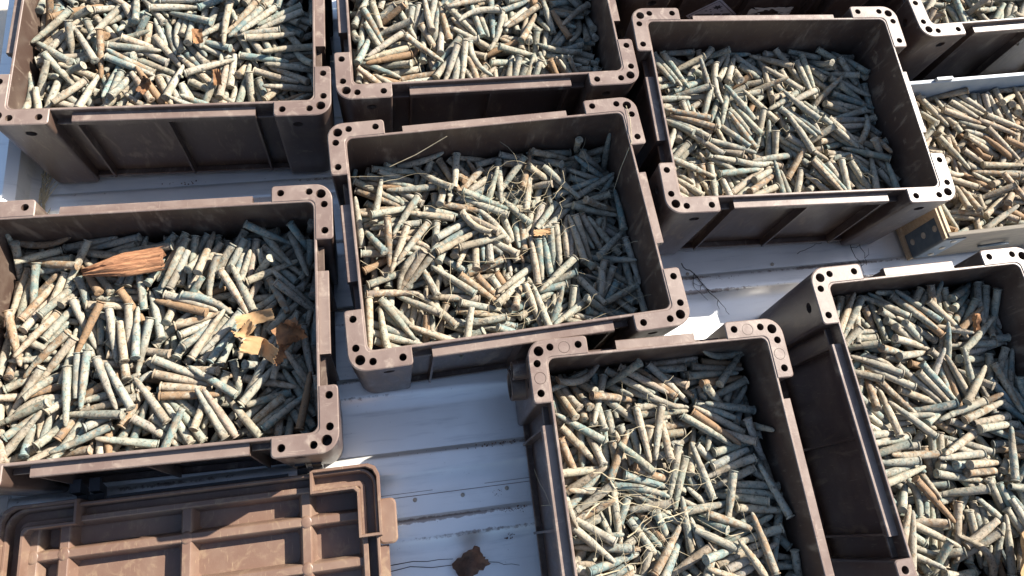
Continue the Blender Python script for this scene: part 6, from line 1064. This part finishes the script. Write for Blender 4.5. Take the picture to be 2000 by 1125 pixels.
def cartridges():
    bulkV, bulkF, bulkL, bulkT, bulkR = [], [], [], [], []; nb = 0
    made = []
    piles = dict(PILE); piles['K'] = PILE['D']
    for key in 'FGEHACBIDK':
        x0, y0, th = POSE[key]
        if key == 'K': th += math.pi
        c, s = math.cos(th), math.sin(th); zt = .155 if key == 'I' else ZR
        raw = piles[key]
        for i in range(0, len(raw), 6):
            qx, qy, qz, qa, qe, fl = raw[i:i + 6]
            p = (qx / 5000, qy / 5000, -qz / 5000)
            az, el = R(qa / 2), R(qe / 2)
            d = (math.cos(el) * math.cos(az), math.cos(el) * math.sin(az), math.sin(el))
            pos = np.array((x0 + c * p[0] - s * p[1], y0 + s * p[0] + c * p[1], zt + p[2]))
            ax = np.array((c * d[0] - s * d[1], s * d[0] + c * d[1], d[2]))
            kind = fl & 3
            cls = int(RNG.choice(6, p=PROB.get(key, (.21, .32, .29, .12, .025, .035))))
            base = np.clip(TINTS[cls] * RNG.uniform(.75, 1.2) * RNG.normal(1, .02, 3), .02, .7)
            rust = {4: .70, 5: .35, 0: .12}.get(cls, .0) + RNG.uniform(0, .28) + (.25 if RNG.random() < .08 else 0)
            rot, bend = RNG.uniform(0, 6.28), RNG.normal(0, .05) if RNG.random() < .86 else RNG.normal(0, .45)
            ph = RNG.uniform(0, 6.28, 3); amp = RNG.uniform(.012, .05) if RNG.random() < .75 else RNG.uniform(.05, .11)
            off = RNG.uniform(-40, 40, 3)
            if fl & 4 and key != 'K':
                parts = []
                for part in KIND[kind]:
                    if part is None: continue
                    V, F = part
                    Vw = build(V, np.zeros(3), ax, rot, bend, ph, amp)
                    tn = base * (RNG.uniform(.8, 1.1) if parts else 1.0)
                    nm = 'bullet' if parts else ('cartridge' if kind == 0 else 'spent_case' if kind == 1 else 'bullet_core')
                    parts.append(np_mesh(nm, Vw, F, V + off / 10, np.tile(tn, (len(V), 1)), np.full(len(V), rust)))
                nm = {0: 'cartridge', 1: 'spent_case', 2: 'loose_bullet'}[kind]
                o = link(nm, parts[0], None, tuple(pos))
                q = pos - np.array((x0, y0, 0)); hx, hy = (.2, .27) if key in 'GH' else (.27, .2)
                zone = ('back', 'middle', 'front')[0 if q[1] > hy * .34 else 2 if q[1] < -hy * .34 else 1] + (' left', '', ' right')[0 if q[0] < -hx * .34 else 2 if q[0] > hx * .34 else 1]
                tip = 'tip ' + (('up' if ax[2] > 0 else 'down') if abs(ax[2]) > .55 else ('right' if ax[0] > 0 else 'left') if abs(ax[0]) > abs(ax[1]) else ('back' if ax[1] > 0 else 'forward'))
                what = {0: 'cartridge', 1: 'empty case', 2: 'loose bullet'}[kind]
                tag(o, '%s %s, %s, %s of the %s' % (LOOK[cls], what, tip, zone, WHERE[key]), {0: 'cartridge', 1: 'cartridge case', 2: 'bullet'}[kind], GROUP[key])
                made.append(o)
                if len(parts) > 1: link('bullet', parts[1], o)
            else:
                for part in KIND[kind]:
                    if part is None: continue
                    V, F = part
                    bulkV.append(build(V, pos, ax, rot, bend, ph, amp)); bulkF.append(F + nb); nb += len(V)
                    bulkL.append(V + off / 10); bulkT.append(np.tile(base, (len(V), 1))); bulkR.append(np.full(len(V), rust))
    same = {}
    for o in made: same.setdefault(o['label'], []).append(o)
    order = ('leftmost', 'second', 'third', 'fourth', 'fifth', 'sixth', 'seventh')
    for lab, os_ in same.items():
        if len(os_) < 2: continue
        os_.sort(key=lambda o: (o.location - cam.location).dot(right) / (o.location - cam.location).dot(fwd))
        for i, o in enumerate(os_): o['label'] = lab + (', leftmost of %d alike' % len(os_) if i == 0 else ', rightmost of %d alike' % len(os_) if i == len(os_) - 1 else ', %s from left' % order[i])
    m = np_mesh('cartridges', np.concatenate(bulkV), np.concatenate(bulkF), np.concatenate(bulkL), np.concatenate(bulkT), np.concatenate(bulkR))
    tag(link('cartridges', m), 'mass of old corroded rifle cartridges filling the crates', 'cartridges', kind='stuff')
cartridges()

# ------------------------------------------------------------------ small things lying about
def in_crate(key, u, v, z):
    x, y, a = POSE[key]; c, s = math.cos(a), math.sin(a)
    return Vector((x + c * u - s * v, y + s * u + c * v, z))

def sheet(name, mat, w, d, loc, rot, seed, label, cat, curl=.3, ragged=.12, th=.0012, fold=0.0, n=9):
    rng = random.Random(seed); ph = [rng.uniform(0, 6.28) for _ in range(6)]
    def edge(t, k): return 1 - ragged * (.5 + .5 * math.sin(t * 9 + ph[k])) * rng.uniform(.3, 1)
    ex = [[edge(i / n * 3, 0), edge(i / n * 3, 1), edge(i / n * 3, 2), edge(i / n * 3, 3)] for i in range(n + 1)]
    top = []
    for j in range(n + 1):
        for i in range(n + 1):
            u, v = i / n * 2 - 1, j / n * 2 - 1
            x = u * w / 2 * (ex[j][0] if u > 0 else ex[j][1]); y = v * d / 2 * (ex[i][2] if v > 0 else ex[i][3])
            z = curl * w * (.28 * u * u + .12 * math.sin(u * 3 + ph[4]) * math.sin(v * 3 + ph[5]) + .05 * math.sin(u * 8 + v * 6 + ph[2])) + fold * w * abs(u + .2 * v)
            top.append((x, y, z))
    N = n + 1; b = MB(); fs = []
    for j in range(n):
        for i in range(n):
            a = j * N + i; fs.append((a, a + 1, a + N + 1, a + N))
    K = len(top)
    vs = top + [(x, y, z - th) for x, y, z in top]
    fs += [tuple(i + K for i in reversed(f)) for f in fs[:]]
    rim = [i for i in range(N)] + [j * N + n for j in range(1, N)] + [n * N + i for i in range(n - 1, -1, -1)] + [j * N for j in range(n - 1, 0, -1)]
    for a, c in zip(rim, rim[1:] + rim[:1]): fs.append((c, a, a + K, c + K))
    b.add(vs, fs)
    o = b.obj(name, mat, None, tuple(loc), smooth=50)
    o.rotation_euler = rot
    return tag(o, label, cat)

def bark():
    rng = random.Random(2); b = MB(); L = .118; rings = []; n = 30
    ridge = [rng.uniform(.72, 1.22) for _ in range(n)]; ends = [(rng.uniform(-.012, .004), rng.uniform(-.004, .010)) for _ in range(n)]
    for i in range(19):
        t_ = i / 18; w = .021 * (.30 + .70 * min(1, t_ * 1.9)); rr_ = []
        for k in range(n):
            a = 2 * math.pi * k / n; j = ridge[k] * rng.uniform(.9, 1.1)
            x = (t_ - .5) * L + ends[k][0] * (1 - t_) ** 3 * 2 + ends[k][1] * t_ ** 6
            rr_.append((x, w * math.cos(a) * (.85 + .15 * j), .012 * math.sin(a) * j * (.45 + .55 * min(1, t_ * 3)) + .004 * math.sin(t_ * 5)))
        rings.append(rr_)
    b.loops(rings, True, True)
    o = b.obj('bark_chunk', MAT['bark'], None, tuple(in_crate('F', -.066, .128, ZR - .072)), smooth=20)
    o.rotation_euler = (.15, -.05, .10)
    tag(o, 'reddish brown chunk of bark on the cartridges behind the torn cardboard', 'bark')
bark()

sheet('cardboard_scrap', MAT['card'], .066, .022, in_crate('F', .160, .012, ZR - .062), (.35, -.10, .12), 5, 'flat torn strip of tan cardboard, upper of two in the crate', 'cardboard', .18, .12, fold=.12)
sheet('cardboard_scrap', MAT['card'], .062, .030, in_crate('F', .172, -.040, ZR - .060), (.35, .15, -.45), 6, 'folded torn cardboard piece, lower of two beside a curled dead leaf', 'cardboard', .20, .14, fold=.55)
sheet('cardboard_scrap', MAT['card'], .040, .022, in_crate('F', .140, -.016, ZR - .060), (-.4, .3, .5), 27, 'short curled cardboard strip between the two larger torn pieces', 'cardboard', .5, .3, fold=.3)
sheet('dead_leaf', MAT['leaf'], .055, .045, in_crate('F', .222, -.012, ZR - .072), (.5, -.5, .3), 7, 'curled brown dead leaf against the crate wall beside torn cardboard', 'leaf', 1.3, .25)
sheet('cardboard_scrap', MAT['leaf'], .038, .026, in_crate('F', .195, -.055, ZR - .078), (.2, .5, .8), 17, 'small dark torn cardboard flake between leaf and folded cardboard', 'cardboard', .5, .4)
sheet('dead_leaf', MAT['leaf'], .020, .030, in_crate('A', .045, -.035, ZR - .025), (.5, .3, .2), 8, 'small orange-brown leaf in the middle of the brim-full crate', 'leaf', 1.2, .2)
sheet('dead_leaf', MAT['leaf'], .034, .020, in_crate('A', -.045, -.135, ZR - .032), (.2, -.6, .9), 9, 'torn orange leaf near the front rim of the brim-full crate', 'leaf', 1.2, .25)
sheet('dead_leaf', MAT['brownleaf'], .060, .036, in_crate('A', .12, .075, ZR - .025), (.1, .2, .3), 10, 'crumpled large brown leaf at the back of the brim-full crate', 'leaf', 1.0, .3)
sheet('dead_leaf', MAT['leaf'], .016, .034, in_crate('A', .085, -.125, ZR - .030), (.9, .2, .1), 11, 'upright orange leaf shred right of centre in the brim-full crate', 'leaf', 1.1, .25)
sheet('cardboard_scrap', MAT['card'], .040, .014, in_crate('E', .085, .005, ZR - .097), (.2, .1, .1), 13, 'thin tan cardboard sliver in the skewed middle crate', 'cardboard', .3, .4)
sheet('cardboard_scrap', MAT['card'], .120, .070, in_crate('H', -.235, -.035, ZR - .048), (.25, -.2, 2.2), 14, 'large folded piece of orange-tan cardboard in the foreground of the end-on crate', 'cardboard', .4, .2, fold=.2)
sheet('dead_leaf', MAT['leaf'], .022, .036, in_crate('H', .175, -.105, ZR - .055), (.6, .5, .3), 15, 'small rust-orange leaf near the back of the end-on crate', 'leaf', 1.2, .25)
sheet('dead_leaf', MAT['leaf'], .030, .018, in_crate('G', -.120, -.045, ZR - .045), (.3, .5, .3), 16, 'brown leaf fragment among the cartridges of the dry-grass crate', 'leaf', 1.1, .25)

def floor_leaf():
    o = sheet('dead_leaf', MAT['brownleaf'], .060, .045, (.128, -.035, .010), (.25, -.3, .5), 20, 'crumpled brown leaf lying on the bare metal floor', 'leaf', 1.0, .22)
floor_leaf()

def twig(seed, pts, label, r=.0011, forks=2):
    rng = random.Random(seed); b = MB(); P = []
    pts = [Vector(p) for p in pts]
    for a, c in zip(pts, pts[1:]):
        for k in range(4): P.append(a.lerp(c, k / 4) + Vector((rng.gauss(0, .0016), rng.gauss(0, .0016), abs(rng.gauss(0, .0008)))))
    P.append(pts[-1])
    b.tube(P, [r * (1 - .6 * i / len(P)) for i in range(len(P))], 5)
    for f in range(forks):
        s = P[int(len(P) * rng.uniform(.1, .8))]; a = rng.uniform(0, 6.28); L = rng.uniform(.015, .035)
        b.tube([s, s + Vector((math.cos(a) * L * .5, math.sin(a) * L * .5, .002)), s + Vector((math.cos(a + .4) * L, math.sin(a + .4) * L, .001))], [r * .7, r * .55, r * .3], 4)
    tag(b.obj('twig', MAT['twig'], None, smooth=60), label, 'twig')
Z = .0035
twig(1, [(.645, .49, Z), (.668, .468, Z), (.69, .43, Z), (.715, .395, Z), (.728, .37, Z)], 'long forked black twig on the metal floor beside the skewed crate', .0013, 4)
twig(2, [(.668, .468, Z), (.664, .44, Z), (.688, .405, Z)], 'thin black twig crossing the long forked one', .0008, 1)
twig(3, [(1.045, .515, Z), (1.05, .485, Z), (1.062, .455, Z), (1.06, .43, Z)], 'black twig by the wooden box, the one nearer the crates', .0010, 2)
twig(4, [(1.068, .52, Z), (1.075, .485, Z), (1.074, .45, Z)], 'black twig by the wooden box, the one nearer the box', .0009, 1)
twig(5, [(.92, .492, Z), (.955, .502, Z), (.985, .511, Z)], 'short straight black twig in front of the diamond-labelled crate\'s neighbour', .0008, 0)
twig(6, [(-.12, -.028, .004), (.0, -.020, .004), (.095, -.026, .004)], 'thin dark wire-like twig running to the leaf on the floor', .0011, 0)
twig(7, [(-.10, -.038, .004), (.02, -.030, .004), (.16, -.040, .004), (.215, -.052, .004)], 'second thin twig running under the leaf on the floor', .0009, 0)

def soil():
    rng = random.Random(6); b = MB()
    for (cx, cy, sx, sy, n) in ((.222, .045, .030, .005, 55), (.205, .001, .012, .008, 20), (.19, .078, .010, .007, 12), (-.40, .768, .05, .004, 16), (.1, .163, .16, .004, 22), (.2, .166, .05, .004, 22), (.72, .452, .07, .004, 14)):
        for i in range(n):
            x, y = rng.gauss(cx, sx * .5), rng.gauss(cy, sy * .5); r_ = rng.uniform(.0004, .0018)
            z = .0005 if abs(y - .163) < .03 or abs(y - .03) < .02 or abs(y - .445) < .02 else -.0085
            pts = [(x + r_ * rng.uniform(.6, 1.4) * math.cos(t_), y + r_ * rng.uniform(.6, 1.3) * math.sin(t_)) for t_ in np.linspace(0, 6.28, 7)[:-1]]
            b.loops([[(*p, z - .001) for p in pts], [(x + (p[0] - x) * .5, y + (p[1] - y) * .5, z + r_ * .55) for p in pts]], False, True)
    tag(b.obj('dirt', MAT['dirt'], None, smooth=30), 'crumbs of red-brown dirt along the ribs of the metal floor', 'dirt', kind='stuff')
soil()

def grass():
    rng = random.Random(9); b = MB()
    def stem(key, u, v, z, L, a, rise, r=.0006):
        p = in_crate(key, u, v, z); d = Vector((math.cos(a), math.sin(a), 0)); nrm = Vector((-d.y, d.x, 0)); k = rng.gauss(0, .35); kz = [rng.gauss(0, .0022) for _ in range(7)]
        pts = [p + d * (L * (t_ / 6 - .5)) + nrm * (k * L * ((t_ / 6 - .5) ** 2) + kz[t_]) + Vector((0, 0, rise * L * (t_ / 6) + .008 * math.sin(t_ * .9 + L * 90))) for t_ in range(7)]
        b.tube(pts, [r * (1 - .09 * i) for i in range(7)], 4)
    for i in range(30):
        stem('E', rng.uniform(-.24, .24), rng.uniform(-.17, .17), ZR - .100 + rng.uniform(0, .012), rng.uniform(.04, .15), rng.uniform(0, 6.28), rng.uniform(-.1, .25), rng.uniform(.0003, .0007))
    for i in range(30):
        stem('E', rng.gauss(.06, .05), rng.gauss(.075, .03), ZR - .092 + rng.uniform(0, .015), rng.uniform(.03, .08), rng.uniform(0, 6.28), rng.uniform(-.1, .2), .0005)
    for i in range(42):
        stem('G', rng.gauss(.02, .10), rng.gauss(.06, .07), ZR - .062 + rng.uniform(0, .018), rng.uniform(.04, .13), rng.uniform(0, 6.28), rng.uniform(-.12, .2), rng.uniform(.00025, .0006))
    for i in range(10):
        stem('G', rng.gauss(-.02, .06), rng.gauss(.06, .03), ZR - .052, rng.uniform(.06, .11), rng.gauss(.2, .4), .05, .0010)
    for i in range(10):
        stem('C', rng.uniform(-.2, .2), rng.uniform(-.15, .15), ZR - .085, rng.uniform(.03, .08), rng.uniform(0, 6.28), .1, .0005)
    for i in range(10):
        stem('B', rng.uniform(-.2, .2), rng.uniform(-.15, .15), ZR - .078, rng.uniform(.03, .09), rng.uniform(0, 6.28), .1, .0005)
    # the long stem hanging out of a corner hole, and its partner down the wall
    p = in_crate('E', W2 - .003, D2 - .002, ZR + .004)
    b.tube([p, p + Vector((.002, -.03, .002)), p + Vector((-.004, -.08, .001)), p + Vector((-.018, -.11, -.05)), p + Vector((-.02, -.13, -.12))], .0007, 4)
    p = in_crate('E', -.19, .165, ZR - .07)
    b.tube([p, p + Vector((.05, .012, .02)), p + Vector((.11, .03, .055))], .0009, 4)
    tag(b.obj('dry_grass', MAT['straw'], None, smooth=60), 'thin dry grass stems strewn over the cartridges', 'dry grass', kind='stuff')
grass()
